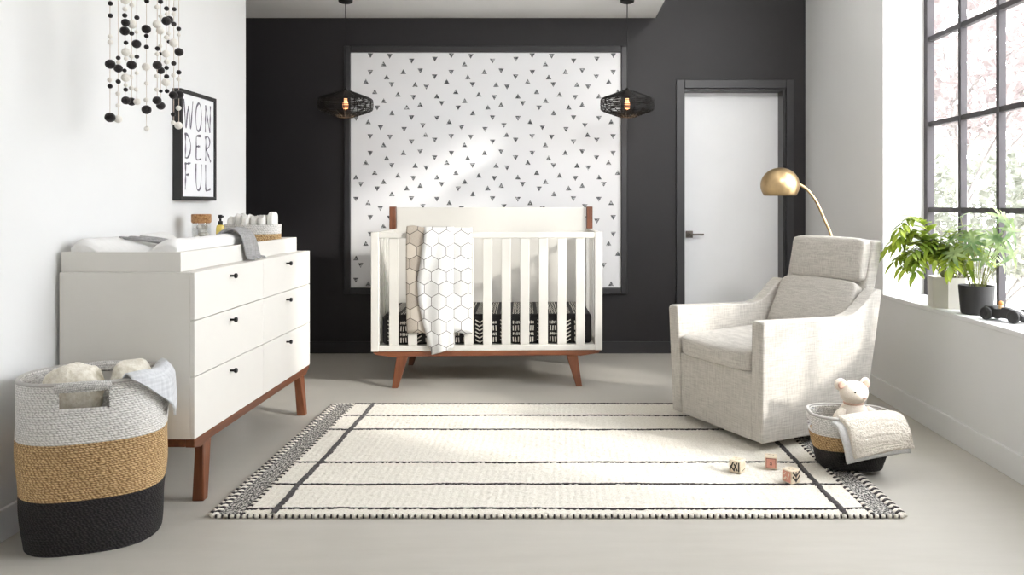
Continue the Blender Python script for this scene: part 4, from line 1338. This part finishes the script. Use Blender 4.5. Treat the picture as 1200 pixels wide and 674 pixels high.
# ------------------------------------------------------------------ outdoors
ground = paint('pale_bounce_ground', (.62, .60, .56), .95, var=.08, scale=1.5)  # ground colour made pale to bounce daylight up onto the indoor ceiling
struct('ground', MB().box(-40, 60, -30, 60, -.75, -.7), ground, label='pale ground outside the window, toned to bounce daylight indoors', cat='ground')
M['blossom'] = leafy('pale_pink_leaves', (.30, .255, .252), (.36, .32, .315), .4, 3)
M['palegreen'] = leafy('pale_green_leaves', (.27, .28, .23), (.34, .35, .30), .4, 3)
M['bark'] = paint('pale_bark', (.24, .22, .21), .9, var=.2, scale=8)
def tree(loc, label, h, crown, cr, mat, n, seed, name='tree'):
    rnd = random.Random(seed)
    t = thing(name, label, 'tree' if name == 'tree' else 'shrub', loc, 0, 'trees beyond the window')
    g = MB()
    if name == 'tree':
        g.tube(curve([(0, 0, -.05), (.05, .03, h * .35), (-.04, .05, h * .7), (.03, 0, h)], 16), [.09 - .06 * i / 16 for i in range(17)], 10)
    for k in range(9):
        a = rnd.random() * 2 * PI; z0 = h * rnd.uniform(.35, .9) if name == 'tree' else .0
        e = Vector((math.cos(a) * cr[0] * .85, math.sin(a) * cr[1] * .85, crown + rnd.uniform(-.6, .7) * cr[2]))
        s0 = Vector((0, 0, z0))
        g.tube(curve([s0, s0 * .6 + e * .4 + Vector((0, 0, .1)), e], 10), [.030 - .0024 * i for i in range(11)], 6)
    obj('trunk', g, M['bark'], t, smooth=180)
    f = MB()
    for k in range(n):
        while True:
            q = Vector((rnd.uniform(-1, 1), rnd.uniform(-1, 1), rnd.uniform(-1, 1)))
            if q.length < 1: break
        q = q * (q.length ** -.35) if q.length > .05 else q
        p = Vector((q.x * cr[0], q.y * cr[1], crown + q.z * cr[2]))
        d = Vector((rnd.uniform(-1, 1), rnd.uniform(-1, 1), rnd.uniform(-.8, .4)))
        L = rnd.uniform(.10, .19)
        leaf(f, p, d, Vector((rnd.uniform(-.6, .6), rnd.uniform(-.6, .6), 1)), L, L * .30, .2, seg=3)
    o = obj('foliage', f, mat, t, smooth=180)
tree((4.9, 9.6, -.7), 'pale pink leaved tree outside, seen through the upper panes', 4.2, 4.1, (1.5, 1.5, 1.6), M['blossom'], 3900, 31)
tree((9.0, 15.5, -.7), 'farther pale pink leaved tree outside at the right of the window', 5.0, 5.2, (2.2, 2.2, 2.6), M['blossom'], 5200, 32)
tree((7.0, 12.8, -.7), 'pale green shrub outside below the pink trees', 1.0, 1.7, (1.9, 1.5, 1.1), M['palegreen'], 5200, 33, 'shrub')

# ------------------------------------------------------------------ light
wd = bpy.data.worlds.new('daylight'); SC.world = wd; wd.use_nodes = True
bg = wd.node_tree.nodes['Background']
bg.inputs['Color'].default_value = (.975, .985, 1.0, 1)
bg.inputs['Strength'].default_value = 13
su = bpy.data.lights.new('sun', 'SUN'); su.energy = 5.0; su.angle = R(4); su.color = (1, .95, .87)
so = bpy.data.objects.new('sun', su); COL.objects.link(so)
so.rotation_euler = Vector((-1, .60, -.50)).to_track_quat('-Z', 'Y').to_euler()
so.location = (8, -4, 5)
def spot(name, loc, aim, energy, cone, size, col=(1, .97, .94)):
    l = bpy.data.lights.new(name, 'SPOT'); l.energy = energy; l.spot_size = R(cone); l.spot_blend = 1.0; l.shadow_soft_size = size; l.color = col
    o = bpy.data.objects.new(name, l); COL.objects.link(o); o.location = loc
    o.rotation_euler = (Vector(aim) - Vector(loc)).to_track_quat('-Z', 'Y').to_euler()
spot('wall_fill_spot', (1.25, 1.6, 2.95), (.95, 5.85, 1.40), 190, 56, .15)  # added lamp without a fixture, brightens the door and back wall
spot('ceiling_fill_spot', (.2, .4, 1.5), (-.45, 3.9, 2.6), 210, 62, .2, (1, .99, .98))  # added lamp without a fixture, lifts the tone of the low ceiling

# ------------------------------------------------------------------ camera
cam = bpy.data.cameras.new('camera'); co = bpy.data.objects.new('camera', cam); COL.objects.link(co)
cam.sensor_width = 36; cam.lens = 930 / 1200 * 36
cam.shift_x = (600 - 652) / 1200; cam.shift_y = -(337 - 239) / 1200
co.location = (0, 0, 1.10); co.rotation_euler = (PI / 2, 0, 0)
SC.camera = co
vs_ = SC.view_settings
SC.display_settings.display_device = 'sRGB'
vs_.view_transform = 'Standard'; vs_.look = 'None'; vs_.gamma = 1; vs_.use_curve_mapping = False
vs_.exposure = -.22
SC.cycles.max_bounces = 10; SC.cycles.diffuse_bounces = 8; SC.cycles.transparent_max_bounces = 12
SC.cycles.sample_clamp_indirect = 6
SC.cycles.use_denoising = True
